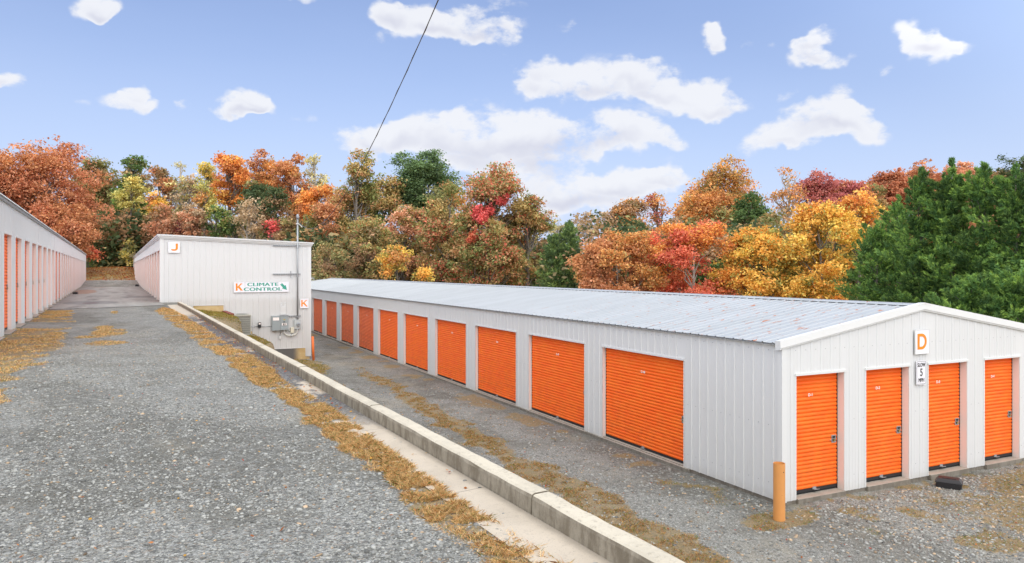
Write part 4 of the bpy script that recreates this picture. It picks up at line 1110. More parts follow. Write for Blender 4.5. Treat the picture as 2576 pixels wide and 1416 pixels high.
# ------------------------------------------------------------------ loose stones
def f_stone(g):
    c = g.n('ShaderNodeAttribute', None, attribute_name='tint').outputs['Color']
    n_ = g.noise(pos(g), 260., 3)
    c = g.mix(g.m('MULTIPLY', n_, .5), c, g.vscale(c, (.55, .55, .55)))
    return prin(g, c, .8, normal=bump(g, n_, .4, .002), spec=.3)
M_stone = mat('crushed_stone', f_stone)
ph = (1 + 5 ** .5) / 2
ico = np.array([(-1, ph, 0), (1, ph, 0), (-1, -ph, 0), (1, -ph, 0), (0, -1, ph), (0, 1, ph), (0, -1, -ph), (0, 1, -ph), (ph, 0, -1), (ph, 0, 1), (-ph, 0, -1), (-ph, 0, 1)], float); ico /= np.linalg.norm(ico[0])
icf = np.array([(0,11,5),(0,5,1),(0,1,7),(0,7,10),(0,10,11),(1,5,9),(5,11,4),(11,10,2),(10,7,6),(7,1,8),(3,9,4),(3,4,2),(3,2,6),(3,6,8),(3,8,9),(4,9,5),(2,4,11),(6,2,10),(8,6,7),(9,8,1)])
def stones(name, x, y, size, lift=.25, warm=.06):
    n = len(x); rs = RNG
    sc = size[:, None] * np.stack([rs.uniform(.7, 1.25, n), rs.uniform(.55, .95, n), rs.uniform(.28, .6, n)], -1)
    P = ico[None] * rs.uniform(.72, 1.2, (n, 12, 1)) * sc[:, None, :]
    a = rs.uniform(0, 2 * pi, n); t = rs.normal(0, .28, n)
    X = P[..., 0]; Y = P[..., 1] * np.cos(t)[:, None] - P[..., 2] * np.sin(t)[:, None]; Z = P[..., 1] * np.sin(t)[:, None] + P[..., 2] * np.cos(t)[:, None]
    XX = X * np.cos(a)[:, None] - Y * np.sin(a)[:, None] + x[:, None]; YY = X * np.sin(a)[:, None] + Y * np.cos(a)[:, None] + y[:, None]
    z0 = zt(x, y) + size * lift * .4
    V = np.stack([XX, YY, Z + z0[:, None]], -1).reshape(-1, 3)
    F = (icf[None] + 12 * np.arange(n)[:, None, None]).reshape(-1, 3)
    g = np.clip(rs.gamma(4.2, .06, n) + .06,  .075, .42); c = np.stack([g * 1.08, g * 1.09, g * 1.0], -1)
    w = rs.random(n) < warm; c[w] = c[w] * np.array([1.35, 1.0, .72]); 
    c = np.repeat(c, 12, axis=0)
    o = np_indexed(name, V, F, M_stone, c); return tag(o, kind='stuff')
def scatter(n, x0, x1, y0, y1, p):
    x = RNG.uniform(x0, x1, n); y = RNG.uniform(y0, y1, n); k = RNG.random(n) < p(x, y); return x[k], y[k]
def infront(x, y, lim=.74):
    X = x * .8862 - y * .4633; Y = x * .4633 + y * .8862
    return (np.abs(X) < lim * Y + .3) & (Y > 2.6)
x, y = scatter(260000, -3.2, 2.0, 2.2, 19, lambda x, y: np.where(infront(x, y) & (x < 1.75), np.clip(3.4 / np.maximum(y, 1), 0, 1) ** 1.15 * np.clip(1.15 - .9 * sst(vn(x, y, .8, 101, 3), .5, .75), .15, 1) * (1 - .75 * cover(x, y)), 0))
size = RNG.gamma(2.2, .0025, len(x)) + .0028; size = np.minimum(size, .023)
tag(stones('gravel', x, y, size), 'loose grey crushed stone of the upper lane', 'gravel')
x, y = scatter(90000, 5.6, 19, 6.0, 24, lambda x, y: np.where(infront(x, y) & ~((x > 9.9) & (y > 9.0 - .0265 * (x - 10)) & (y < 30)), np.clip(9. / np.maximum(y, 1), 0, 1) ** 1.3 * (.35 + .65 * sst(x, 9, 11)) * (1 - .6 * cover(x, y)), 0))
size = RNG.gamma(3.5, .0042, len(x)) + .008; size = np.minimum(size, .04)
tag(stones('gravel', x, y, size, warm=.14), 'loose stone chippings of the lower lane', 'gravel')
# a few stones lying in the gutter
x, y = scatter(420, 1.6, 2.0, 2.3, 20, lambda x, y: np.where(infront(x, y), .35 + .5 * (x > 1.93), 0)); size = RNG.gamma(2.2, .003, len(x)) + .003
tag(stones('gravel', x, y, np.minimum(size, .02), lift=1.2), 'stray stones lying in the concrete gutter', 'gravel')

# ------------------------------------------------------------------ grass
def f_leaf(g, tr=.35):
    c = g.n('ShaderNodeAttribute', None, attribute_name='tint').outputs['Color']
    d = g.n('ShaderNodeBsdfDiffuse', {'Color': c}).outputs[0]
    t = g.n('ShaderNodeBsdfTranslucent', {'Color': g.mix(.35, c, g.vscale(c, (1.5, 1.3, .5)))}).outputs[0]
    return g.n('ShaderNodeMixShader', {0: tr, 1: d, 2: t}).outputs[0]
M_grass = mat('grass_blades', lambda g: f_leaf(g, .3)); M_leaf = mat('tree_leaves', lambda g: f_leaf(g, .28))
def blades(name, x, y, ln, wd, pal, pw, label, lean=.9):
    n = len(x); a = RNG.uniform(0, 2 * pi, n); b_ = RNG.uniform(0, 2 * pi, n)
    z = zt(x, y) + .004; k = RNG.uniform(.2, lean, n) * ln * 1.35
    base = np.stack([x, y, z], -1); wv = np.stack([np.cos(a) * wd, np.sin(a) * wd, 0 * a], -1)
    h = ln * RNG.uniform(.10, .62, n)
    tip = base + np.stack([np.cos(b_) * k, np.sin(b_) * k, h], -1); mid = base + np.stack([np.cos(b_) * k * .35, np.sin(b_) * k * .35, h * .62], -1)
    V = np.stack([base - wv, base + wv, mid + wv * .7, tip, mid - wv * .7], 1)
    i = RNG.choice(len(pal), n, p=pw); c = np.array(pal)[i] * RNG.uniform(.65, 1.3, (n, 1)); 
    o = np_mesh(name, V, 5, M_grass, c); return tag(o, label, 'grass', kind='stuff')
straw = [(.86, .62, .32), (.74, .44, .19), (.48, .24, .12), (.46, .38, .15), (.20, .27, .08)]
def clump(x, y, sc=.12, seed=5): return sst(vn(x, y, sc, seed, 2), .3, .65)
x, y = scatter(800000, 1.3, 1.95, 2.6, 12, lambda x, y: np.where(infront(x, y), cover(x, y) ** 1.5 * clump(x, y, .09) * np.clip(5. / y, 0, 1) ** 1.2, 0))
blades('grass', x, y, RNG.uniform(.015, .062, len(x)), .0008 + .00015 * y, straw, [.36, .30, .13, .12, .09], 'dry straw-coloured grass strip between the gravel and the gutter')
x, y = scatter(160000, .9, 1.95, 12, 29.5, lambda x, y: np.where(infront(x, y), cover(x, y) * clump(x, y, .3) * .8, 0))
blades('grass', x, y, RNG.uniform(.03, .08, len(x)), .004 + 0 * x, straw, [.36, .34, .13, .12, .05], 'dry grass at the far end of the strip by the kerb')
x, y = scatter(190000, -2.2, .3, 8, 29, lambda x, y: np.where(infront(x, y), cover(x, y) * clump(x, y, .3) * .7, 0))
blades('grass', x, y, RNG.uniform(.02, .06, len(x)), .004 + 0 * x, straw, [.40, .25, .13, .16, .06], 'yellowed grass beside the left row of doors and in the middle of the lane')
x, y = scatter(330000, 6.2, 9.2, 6.2, 30, lambda x, y: np.where(infront(x, y), cover(x, y) * clump(x, y, .22) * .55 * np.clip(14 / y, .3, 1), 0))
blades('grass', x, y, RNG.uniform(.02, .07, len(x)), .003 + .00022 * y, [(.46, .25, .10), (.54, .34, .14), (.34, .16, .07), (.28, .28, .08), (.13, .20, .05)], [.32, .26, .16, .16, .10], 'rusty brown grass strip between the wheel tracks of the lower lane')
x, y = scatter(200000, 9.0, 19, 6.2, 12, lambda x, y: np.where(infront(x, y) & ~((x > 9.93) & (y > 9.14 - .0265 * (x - 10))), cover(x, y) * clump(x, y, .2) * .5, 0))
blades('grass', x, y, RNG.uniform(.02, .065, len(x)), .0035 + 0 * x, [(.48, .34, .15), (.34, .18, .09), (.27, .30, .09), (.14, .24, .05)], [.3, .22, .28, .20], 'weeds growing through the gravel before the gable end')
x, y = scatter(110000, 2.15, 8.0, 24, 33.9, lambda x, y: np.where((x < 4.0) | (y > 28), cover(x, y) * clump(x, y, .3) * np.where(x < 5.4, .8, .5), 0))
blades('grass', x, y, RNG.uniform(.03, .10, len(x)), .007 + 0 * x, [(.52, .38, .12), (.42, .25, .09), (.24, .26, .06), (.13, .19, .04)], [.34, .24, .26, .16], 'dry and mossy grass on the bank below the end wall')
x, y = scatter(60000, 2.2, 5.6, 2, 27, lambda x, y: clump(x, y, .4) * .9)
blades('grass', x, y, RNG.uniform(.05, .14, len(x)), .008 + 0 * x, [(.46, .34, .13), (.34, .22, .09), (.20, .22, .06)], [.4, .3, .3], 'rough grass on the hidden bank between kerb and lower lane')
# fallen leaves
def leaves_flat(n, fn, x0, x1, y0, y1, s, label, zo=.01):
    x, y = scatter(n, x0, x1, y0, y1, fn); n = len(x); a = RNG.uniform(0, 2 * pi, n); s_ = s * RNG.uniform(.5, 1.3, n)
    u = np.stack([np.cos(a), np.sin(a), RNG.normal(0, .3, n)], -1) * s_[:, None]; v = np.stack([-np.sin(a), np.cos(a), RNG.normal(0, .3, n)], -1) * s_[:, None] * .6
    c0 = np.stack([x, y, zt(x, y) + zo + RNG.uniform(0, .012, n)], -1)
    V = np.stack([c0 - u, c0 - v * .9, c0 + u * .9, c0 + v], 1)
    pal = np.array([(.50, .20, .07), (.36, .14, .06), (.60, .34, .08), (.42, .08, .05), (.34, .22, .12)]); c = pal[RNG.integers(0, 5, n)] * RNG.uniform(.7, 1.2, (n, 1))
    o = np_mesh('fallen_leaves', V, 4, M_grass, c); tag(o, label, 'leaves', kind='stuff')
leaves_flat(3200, lambda x, y: np.where(infront(x, y), np.where(x > 1.85, .9, .12) * sst(y, 3, 14), 0), 1.5, 2.0, 3, 24, .016, 'small fallen leaves caught along the kerb')
leaves_flat(900, lambda x, y: np.where(infront(x, y), .5, 0), -2, 1.7, 3, 16, .012, 'a few fallen leaves on the upper gravel')
leaves_flat(3200, lambda x, y: np.where(infront(x, y) & ~((x > 9.93) & (y > 9.0)), .25 + .6 * (vn(x, y, .8, 12) > .52), 0), 6.5, 18, 6.5, 26, .022, 'scattered orange leaves on the lower gravel')
leaves_flat(26000, lambda x, y: litter(x, y) * .9, -9, 3, 78, 112, .085, 'brown leaf litter covering the bank at the end of the lane', .03)
# ------------------------------------------------------------------ trees
def f_bark(g):
    p = opos(g); n_ = g.noise(g.vscale(p, (4, 4, .8)), 3., 4)
    c = g.mix(n_, (.10, .085, .07), (.30, .27, .235)); return prin(g, c, .9, spec=.1)
M_bark = mat('bark', f_bark)
def f_bark2(g):
    p = opos(g); n_ = g.noise(g.vscale(p, (4, 4, .8)), 3., 4)
    c = g.mix(n_, (.30, .27, .23), (.52, .48, .42)); return prin(g, c, .9, spec=.1)
M_bark2 = mat('pale_bark', f_bark2)
PAL = dict(
    rust=[(.47, .20, .065), (.56, .26, .085), (.38, .155, .055), (.52, .22, .10)],
    brick=[(.46, .165, .07), (.53, .21, .09), (.38, .13, .05), (.55, .25, .11)],
    orange=[(.80, .33, .035), (.70, .25, .03), (.86, .42, .05), (.58, .21, .05)],
    amber=[(.66, .32, .06), (.55, .25, .06), (.48, .21, .06), (.40, .27, .07)],
    yellow=[(.86, .50, .045), (.92, .58, .06), (.74, .38, .045), (.45, .36, .06)],
    gold=[(.88, .47, .04), (.95, .55, .05), (.80, .36, .035), (.86, .42, .03), (.32, .30, .05)],
    lemon=[(.50, .44, .10), (.58, .47, .11), (.36, .35, .09)],
    red=[(.72, .15, .07), (.78, .21, .09), (.60, .12, .06), (.78, .29, .09)],
    crimson=[(.74, .10, .09), (.80, .16, .13), (.58, .06, .055)],
    maroon=[(.24, .045, .055), (.32, .07, .07), (.18, .035, .045)],
    wine=[(.42, .11, .10), (.36, .09, .09), (.50, .17, .13)],
    salmon=[(.56, .27, .14), (.60, .33, .19), (.46, .22, .11)],
    tan=[(.42, .30, .17), (.36, .25, .14), (.50, .37, .22)],
    pale=[(.50, .46, .24), (.42, .39, .24), (.56, .50, .20)],
    brown=[(.34, .20, .09), (.28, .16, .08), (.42, .25, .12), (.24, .19, .08)],
    olive=[(.24, .23, .075), (.30, .26, .09), (.18, .19, .06), (.40, .25, .09)],
    oakmix=[(.22, .24, .06), (.36, .26, .08), (.48, .24, .09), (.18, .21, .055), (.44, .32, .10)],
    mix2=[(.24, .25, .07), (.46, .28, .11), (.56, .27, .12), (.20, .22, .06), (.58, .12, .06)],
    green=[(.075, .135, .030), (.11, .18, .04), (.06, .11, .03)],
    dgreen=[(.05, .085, .03), (.075, .11, .04), (.09, .12, .04)],
    pine=[(.10, .18, .045), (.13, .23, .05), (.075, .14, .04)],
    ppine=[(.12, .20, .075), (.16, .25, .09), (.09, .15, .065)],
    grn_yel=[(.18, .27, .05), (.26, .31, .06), (.36, .32, .07)],
    cyp=[(.048, .125, .028), (.070, .165, .034), (.040, .10, .025), (.095, .20, .042)],
    arb=[(.07, .135, .045), (.10, .18, .055), (.055, .105, .04)])
for _k in PAL:
    f_ = 1.6 if _k in ('green', 'dgreen', 'pine', 'ppine', 'cyp', 'arb', 'grn_yel') else (1.28 if _k in ('orange', 'gold', 'yellow', 'red', 'crimson') else 1.48)
    PAL[_k] = [tuple(min(.95, (c * .84 + sum(t) / 3 * .16) * f_ + .02) for c in t) for t in PAL[_k]]
def leaf_quads(C, s, flat=0.0, rs=RNG):
    n = len(C)
    nrm = rs.normal(0, 1, (n, 3)); nrm[:, 2] = np.abs(nrm[:, 2]) * (1 + flat * 3); nrm /= np.linalg.norm(nrm, axis=1)[:, None]
    t = rs.normal(0, 1, (n, 3)); u = np.cross(nrm, t); u /= np.linalg.norm(u, axis=1)[:, None] + 1e-9; v = np.cross(nrm, u)
    s = (s * rs.uniform(.55, 1.35, n))[:, None]
    u = u * s; v = v * s * rs.uniform(.45, .8, (n, 1))
    k = rs.uniform(-.35, .35, (n, 1))
    return np.stack([C - u, C - v + u * k, C + u, C + v + u * k], 1)
def limb(b, p, q, r0, r1, wig=.12, n=5, seg=5):
    p = Vector(p); q = Vector(q); L = (q - p).length; pts = [p]; rad = [r0]
    for k in range(1, seg + 1):
        t = k / seg; m_ = p.lerp(q, t)
        if k < seg: m_ += Vector((random.uniform(-1, 1), random.uniform(-1, 1), random.uniform(-.5, .9))) * L * wig / seg * 1.4
        pts.append(m_); rad.append(r0 + (r1 - r0) * t)
    b.tube(pts, rad, n, cap=False); return pts
def broadleaf(name, label, u, d, vt, vb, hw, pal, dens=1., extra=None, leaf=None, sparse=0, pale=False, flat=.3, lob=None, tw=1., second=None, sec=.0, group='autumn trees along the lots', shape=1.0, depth_k=.85, cat='tree'):
    x, y = at(u, d); g0 = gz(x, y); zt_, zb_ = zat(vt, d), zat(vb, d); rx = hw / 1890 * d
    zb_ = max(zb_, g0 + .3); H = zt_ - g0; rz = max((zt_ - zb_) / 2, .6); cz = (zt_ + zb_) / 2 - g0
    R = tag(empty(name, (x, y, g0), random.uniform(0, 6)), label, cat, group)
    rs = np.random.default_rng(int(u * 7 + d * 13 + vt)); leaf = leaf or min(max(.0017 * d, .06), .24)
    # lobes: uneven bulges over an egg-shaped crown
    nl = lob or int(12 + rx * rz * .9); nl = min(nl, 46)
    th = rs.uniform(0, 2 * pi, nl); cz_ = rs.uniform(-.95, .98, nl); rr = np.sqrt(1 - cz_ ** 2) * (1 - .25 * np.clip(cz_, 0, 1) * shape)
    f = rs.uniform(.52, .86, nl)
    LC = np.stack([np.cos(th) * rr * f * rx, np.sin(th) * rr * f * rx * depth_k, cz_ * f * rz * .92 + rs.normal(0, .04, nl) * rz], -1)
    LR = rs.uniform(.22, .40, nl) * min(rx, rz * 1.15)
    LC[:, 2] = np.minimum(LC[:, 2], rz - LR * .35)
    lim = rx - LR * .75; q = np.hypot(LC[:, 0], LC[:, 1]); k = np.where(q > lim, lim / q, 1); LC[:, 0] *= k; LC[:, 1] *= k
    LC[:, 2] += cz
    b = MB(); tr = max(.05, H * .017) * tw
    top = Vector((rs.normal(0, .05) * rx, rs.normal(0, .05) * rx, cz + rz * .45))
    tp = limb(b, (0, 0, -.2), top, tr, tr * .3, .08, 7, 7)
    for i in range(nl):
        k = int(min(6, max(1, (LC[i, 2] - rz * .35) / max(top.z, .1) * 7)))
        lp = limb(b, tp[k], LC[i], tr * .38, tr * .08, .25, 4, 4)
        if sparse or d < 70:
            for j in range(5 if sparse else 3):
                e = LC[i] + rs.normal(0, 1, 3) * LR[i] * .75; limb(b, lp[rs.integers(2, 5)], e, tr * .11, tr * .02, .3, 3, 3)
    b.build('trunk', M_bark2 if pale else M_bark, R, smooth=True)
    # leaf sprays on the lobes: many clumps, each a small fan of leaves
    SL = 7
    sv = rs.normal(0, 1, (nl, SL, 3)); sv[..., 2] = sv[..., 2] * .75 + .15; sv /= np.linalg.norm(sv, axis=2)[..., None]
    SC = (LC[:, None] + sv * (LR * .88)[:, None, None] * rs.uniform(.6, 1.3, (nl, SL, 1))).reshape(-1, 3); SR = (LR[:, None] * rs.uniform(.30, .52, (nl, SL))).reshape(-1); SI = np.repeat(np.arange(nl), SL)
    SR = np.maximum(SR, .35 if d > 60 else .25)
    area = (LR ** 2).sum() * 12.5
    cov = 1.22 * dens
    nleaf = int(min(42000, cov * area / (leaf * leaf * 1.1))); nleaf = max(nleaf, 500)
    ncl = max(40, nleaf // 22)
    sj = rs.choice(nl * SL, ncl, p=SR ** 2 / (SR ** 2).sum()); li = SI[sj]
    dv = rs.normal(0, 1, (ncl, 3)); dv[:, 2] = dv[:, 2] * .8 + .25; dv /= np.linalg.norm(dv, axis=1)[:, None]
    cc = SC[sj] + dv * (SR[sj] * rs.uniform(.55, 1.1, ncl))[:, None]
    out = rs.random(ncl) < .10; cc[out] = (LC[li] + dv * (LR[li] * rs.uniform(.2, 1.25, ncl))[:, None])[out]
    ci = rs.integers(0, ncl, nleaf); cr = min(leaf * 2.4, .34)
    C = cc[ci] + rs.normal(0, 1, (nleaf, 3)) * np.array([cr, cr, cr * .55])
    Q = leaf_quads(C, leaf, flat, rs)
    P = np.array(PAL[pal]); lobc = rs.integers(0, len(P), nl); clc = np.where(rs.random(ncl) < .5, lobc[li], rs.integers(0, len(P), ncl))
    col = P[clc][ci]
    if second:
        P2 = np.array(PAL[second]); lob2 = rs.random(nl) < sec; m_ = lob2[li][ci]; col[m_] = P2[rs.integers(0, len(P2), m_.sum())]
    col = col * rs.uniform(.82, 1.15, (ncl, 1))[ci] * rs.uniform(.75, 1.22, (nleaf, 1))
    np_mesh('crown', Q, 4, M_leaf, col, parent=R)
    for (eu, ev, er, ep) in extra or ():
        ex, ey = at(eu, d - rx * depth_k * .62); ez = zat(ev, d - rx * depth_k * .62) - g0; er_ = er / 1890 * d; n = 2600
        c_ = np.array([ex - x, ey - y, ez]); a_ = -R.rotation_euler.z; c_[:2] = (c_[0] * cos(a_) - c_[1] * sin(a_), c_[0] * sin(a_) + c_[1] * cos(a_))
        sub = c_ + rs.normal(0, 1, (14, 3)) * er_ * .42; k_ = rs.integers(0, 14, n); C = sub[k_] + rs.normal(0, 1, (n, 3)) * er_ * .2; P = np.array(PAL[ep])
        np_mesh('red_spray', leaf_quads(C, leaf, .3, rs), 4, M_leaf, P[rs.integers(0, len(P), n)] * rs.uniform(.75, 1.2, (n, 1)), parent=R)
    return R
def conifer(name, label, u, d, vt, vb, hw, pal, group, leaf=.10, n=12000, upright=.5, cat='tree', tiers=0, cone=.75, seed=0, plume=1.0, np_=110):
    x, y = at(u, d); g0 = gz(x, y); H = zat(vt, d) - g0; rx = hw / 1890 * d; z0 = max(zat(vb, d) - g0, .0)
    R = tag(empty(name, (x, y, g0), 0), label, cat, group); rs = np.random.default_rng(int(u * 5 + d + seed))
    b = MB(); b.tube([(0, 0, -.2), (0, 0, H * .5), (0, 0, H * .97)], [H * .018, H * .011, .015], 7)
    # plumes: tapering upswept branch ends set round a cone, gaps of shade between them
    t = np.sort(rs.beta(1.0, 1.15, np_)); th = np.arange(np_) * 2.399963 + rs.normal(0, .25, np_)
    prof = rx * (1 - t ** (1 / cone)) ** .88 * rs.uniform(.66, 1.16, np_)
    z = z0 + (H - z0) * t * .93
    el = np.radians(rs.uniform(4, 42, np_) * upright * (1.0 if not tiers else .5) + 40 * t ** 3)
    PL_ = plume * rs.uniform(.7, 1.5, np_) * (1.15 - .7 * t); PR_ = PL_ * rs.uniform(.22, .31, np_)
    tips = [1.0]
    A = np.stack([np.cos(th) * np.cos(el), np.sin(th) * np.cos(el), np.sin(el)], -1)
    B = np.stack([np.cos(th) * np.maximum(prof - PL_ * .72, 0), np.sin(th) * np.maximum(prof - PL_ * .72, 0), z - .2 * PL_], -1)
    PR_[-3:] *= .62; A[-1] = (0, 0, 1); B[-1] = (0, 0, H - PL_[-1]); A[-2] = (.25, .1, .96); B[-2] = (.15, .1, H - 1.3 * PL_[-2]); A[-3] = (-.3, .1, .95); B[-3] = (-.2, -.1, H - 1.5 * PL_[-3])
    for i in range(0, np_, 3): limb(b, (0, 0, z[i] * .9), tuple(B[i] + A[i] * PL_[i] * .6), .03, .008, .1, 3, 2)
    b.build('trunk', M_bark, R, smooth=True)
    w8 = PL_ * PR_; pi_ = rs.choice(np_, n, p=w8 / w8.sum())
    # sprays inside a plume
    nsp = np_ * 22; so_ = rs.integers(0, nsp, n); pi_ = so_ % np_
    st_ = rs.random(nsp) ** .8; sph = rs.uniform(0, 2 * pi, nsp)
    sp_i = np.arange(nsp) % np_
    a = A[sp_i]; s1 = np.cross(a, [0.01, .02, 1.]); s1 /= np.linalg.norm(s1, axis=1)[:, None] + 1e-9; s2 = np.cross(a, s1)
    rad = s1 * np.cos(sph)[:, None] * 1.25 + s2 * np.sin(sph)[:, None] * .7
    sb = B[sp_i] + a * (PL_[sp_i] * st_)[:, None] + rad * (PR_[sp_i] * (1.02 - st_) * .55)[:, None]
    sd = a * .75 + rad * .6 + np.array([0, 0, .22]); sd /= np.linalg.norm(sd, axis=1)[:, None]
    sl = PR_[sp_i] * (1.15 - st_ * .7) * rs.uniform(.7, 1.3, nsp)
    tt = rs.random(n)
    C = sb[so_] + sd[so_] * (sl[so_] * tt)[:, None] + rs.normal(0, 1, (n, 3)) * (leaf * .55 * (1.2 - tt))[:, None]
    q = sd[so_] + rs.normal(0, .45, (n, 3)); q /= np.linalg.norm(q, axis=1)[:, None]
    w = np.cross(q, rs.normal(0, 1, (n, 3))); w /= np.linalg.norm(w, axis=1)[:, None]
    ln = (leaf * rs.uniform(.8, 1.8, n))[:, None]; w = w * ln * .17
    Q = np.stack([C - q * ln * .5, C - w, C + q * ln * .9, C + w], 1)
    P = np.array(PAL[pal]); pc = rs.integers(0, len(P), np_)
    col = P[pc][pi_] * rs.uniform(.7, 1.25, (n, 1)) * (1 + (tt ** 2)[:, None] * np.array([1.15, .75, .15]))
    np_mesh('crown', Q, 4, M_leaf, col, parent=R); return R
T = broadleaf
G1 = 'trees beyond the left row'; G2 = 'trees on the wooded rise'; G3 = 'understorey trees at the lane end'; G4 = 'big trees behind the long roof'; G5 = 'bright autumn trees behind the long roof'; G6 = 'trees on the far right hill'
# left
T('oak_tree', 'large rust-orange oak towering behind the far end of the left row', 105, 84, 335, 640, 150, 'rust', .95, group=G1, second='brick', sec=.3, lob=64, pale=True)
T('oak_tree', 'rust-red oak cut by the left edge, above the pale eaves', -60, 78, 352, 640, 120, 'brick', 1.1, group=G1)
T('oak_tree', 'low rust-orange oak boughs hanging over the end of the left row', 150, 80, 500, 690, 92, 'brick', 1., group=G1, second='rust', sec=.4)
T('maple_tree', 'small red-leaved tree at the corner of the left row by the bank', 222, 88, 610, 676, 24, 'red', 1., group=G1)
T('oak_tree', 'olive-brown treetop just right of the big rust oak', 228, 118, 370, 560, 58, 'olive', .8, group=G2, second='brown', sec=.4)
T('oak_tree', 'green treetop with a flat crown, left of the pale birches', 330, 116, 371, 540, 48, 'olive', .8, group=G2, second='green', sec=.6)
T('oak_tree', 'brown-orange treetop between the green crown and the tall pale tree', 400, 112, 402, 570, 50, 'brown', .8, group=G2, second='rust', sec=.5)
T('poplar_tree', 'tall thin pale tree with sparse tan-yellow leaves on the skyline', 455, 112, 352, 600, 36, 'pale', .32, sparse=1, pale=True, group=G2)
T('poplar_tree', 'sparse grey-green tree behind the lane, below the tall pale one', 480, 106, 400, 620, 48, 'tan', .4, sparse=1, pale=True, group=G2, second='olive', sec=.4)
T('maple_tree', 'yellow treetop on the skyline left of the orange maple', 520, 114, 378, 560, 34, 'yellow', .8, group=G2, second='lemon', sec=.4)
T('maple_tree', 'lemon-yellow tree low in the wood above the pines', 330, 102, 440, 545, 44, 'lemon', .9, group=G2)
T('maple_tree', 'small golden tree above the lane, between pines and birches', 397, 98, 480, 545, 22, 'gold', 1., group=G2)
T('maple_tree', 'blazing orange maple with a tall rounded crown on the skyline', 583, 104, 370, 560, 54, 'orange', 1.2, group=G2)
T('oak_tree', 'orange-brown oak on the skyline right of the blazing maple', 665, 114, 375, 560, 60, 'amber', .9, group=G2, second='rust', sec=.5)
T('oak_tree', 'russet oak on the skyline between the orange oak and the thin yellow tree', 735, 110, 378, 580, 58, 'rust', .8, group=G2, second='amber', sec=.4)
T('poplar_tree', 'thin see-through tree with pale yellow leaves on the skyline', 793, 112, 382, 520, 36, 'pale', .35, sparse=1, pale=True, group=G2)
T('oak_tree', 'dark green oak below the orange maple', 640, 100, 430, 610, 48, 'dgreen', .9, group=G2, second='olive', sec=.4)
T('oak_tree', 'dark green rounded tree above the end wall', 690, 97, 462, 620, 44, 'dgreen', 1., group=G2, second='brown', sec=.25)
T('maple_tree', 'bright orange tree left of the overhead cable', 800, 92, 425, 610, 46, 'orange', 1., group=G2, second='rust', sec=.35)
T('maple_tree', 'yellow-green tree in the middle of the wood under the yellow treetop', 515, 100, 440, 560, 30, 'lemon', .8, group=G2, second='amber', sec=.3)
for (u, vt, vb, hw, p, lab, s2, se) in (
    (415, 515, 612, 46, 'salmon', 'pinkish brown tree right above the lane opening', 'brown', .5),
    (487, 508, 612, 42, 'salmon', 'salmon-pink tree above the left roof edge of the two-level building', 'tan', .4),
    (467, 545, 615, 24, 'maroon', 'dark maroon shrub-like tree above the corner with the J sign', 'wine', .3),
    (545, 500, 620, 34, 'grn_yel', 'yellow-green young tree above the middle of the end wall', 'green', .4),
    (590, 520, 615, 30, 'green', 'green tree between the yellow-green one and the bare pale one', 'olive', .5),
    (625, 488, 620, 42, 'tan', 'bare-looking pale tree with tan leaves above the end wall', None, 0),
    (686, 541, 600, 18, 'crimson', 'small crimson tree left of the mast', None, 0),
    (735, 520, 640, 44, 'brown', 'brown tree directly behind the mast', 'olive', .5)):
    T('young_tree', lab, u, 92 if u > 600 else 95, vt, vb, hw, p, .45 if p == 'tan' else .95, group=G3, second=s2, sec=se, sparse=1 if p == 'tan' else 0, pale=p == 'tan')
for (u, d, vt, vb, hw, lab) in ((300, 104, 470, 660, 36, 'green pine standing over the lane end, left one'), (352, 106, 492, 650, 34, 'green pine right of the first at the lane end'), (262, 108, 520, 665, 34, 'dark pine beside the rust oak at the lane end'), (228, 100, 640, 684, 11, 'tiny green pine sapling on the leaf bank')):
    conifer('pine_tree', lab, u, d, vt, vb, hw, 'pine', G3, leaf=.17 if hw > 20 else .09, n=11000 if hw > 20 else 1800, upright=.5, tiers=1, cone=1.1, plume=1.5 if hw > 20 else .4, np_=70)
T('young_tree', 'thin yellow-leaved sapling at the edge of the right-hand row by the bank', 322, 98, 600, 668, 16, 'lemon', .45, group=G3, sparse=1, pale=True)
T('young_tree', 'small red sapling behind the chain-link fence', 272, 118, 630, 672, 12, 'red', .5, group=G3, sparse=1)
# slender trunks of the wood behind the fence
rt = random.Random(4)
for i, u in enumerate((226, 241, 250, 262, 279, 293, 303, 316, 331, 345)):
    d = 118 + (i * 37 % 20); x, y = at(u, d); z = gz(x, y)
    R = tag(empty('slender_tree', (x, y, z)), ('slender pale trunk in the dim wood behind the fence' if i % 2 else 'slender dark trunk in the dim wood behind the fence'), 'tree', 'slender pale trunks behind the fence' if i % 2 else 'slender dark trunks behind the fence')
    b = MB(); h = rt.uniform(8, 12); lx = rt.uniform(-.6, .6); b.tube([(0, 0, -.3), (lx * .4, 0, h * .5), (lx, 0, h)], [.12, .09, .04], 6)
    for k in range(5):
        z1 = h * rt.uniform(.35, .9); a = rt.uniform(0, 6.3); b.tube([(lx * z1 / h, 0, z1), (lx * z1 / h + cos(a) * 1.3, sin(a) * 1.3, z1 + .7)], [.035, .01], 4)
    b.build('trunk', M_bark2 if i % 2 else M_bark, R, smooth=True)
    rs = np.random.default_rng(i); n = 700; C = rs.normal(0, 1, (n, 3)) * np.array([1.1, 1.1, 1.8]) + np.array([lx, 0, h * .9])
    P = np.array(PAL[('green', 'brown', 'olive', 'dgreen')[i % 4]]); np_mesh('crown', leaf_quads(C, .24, .3, rs), 4, M_leaf, P[rs.integers(0, len(P), n)] * rs.uniform(.7, 1.2, (n, 1)), parent=R)
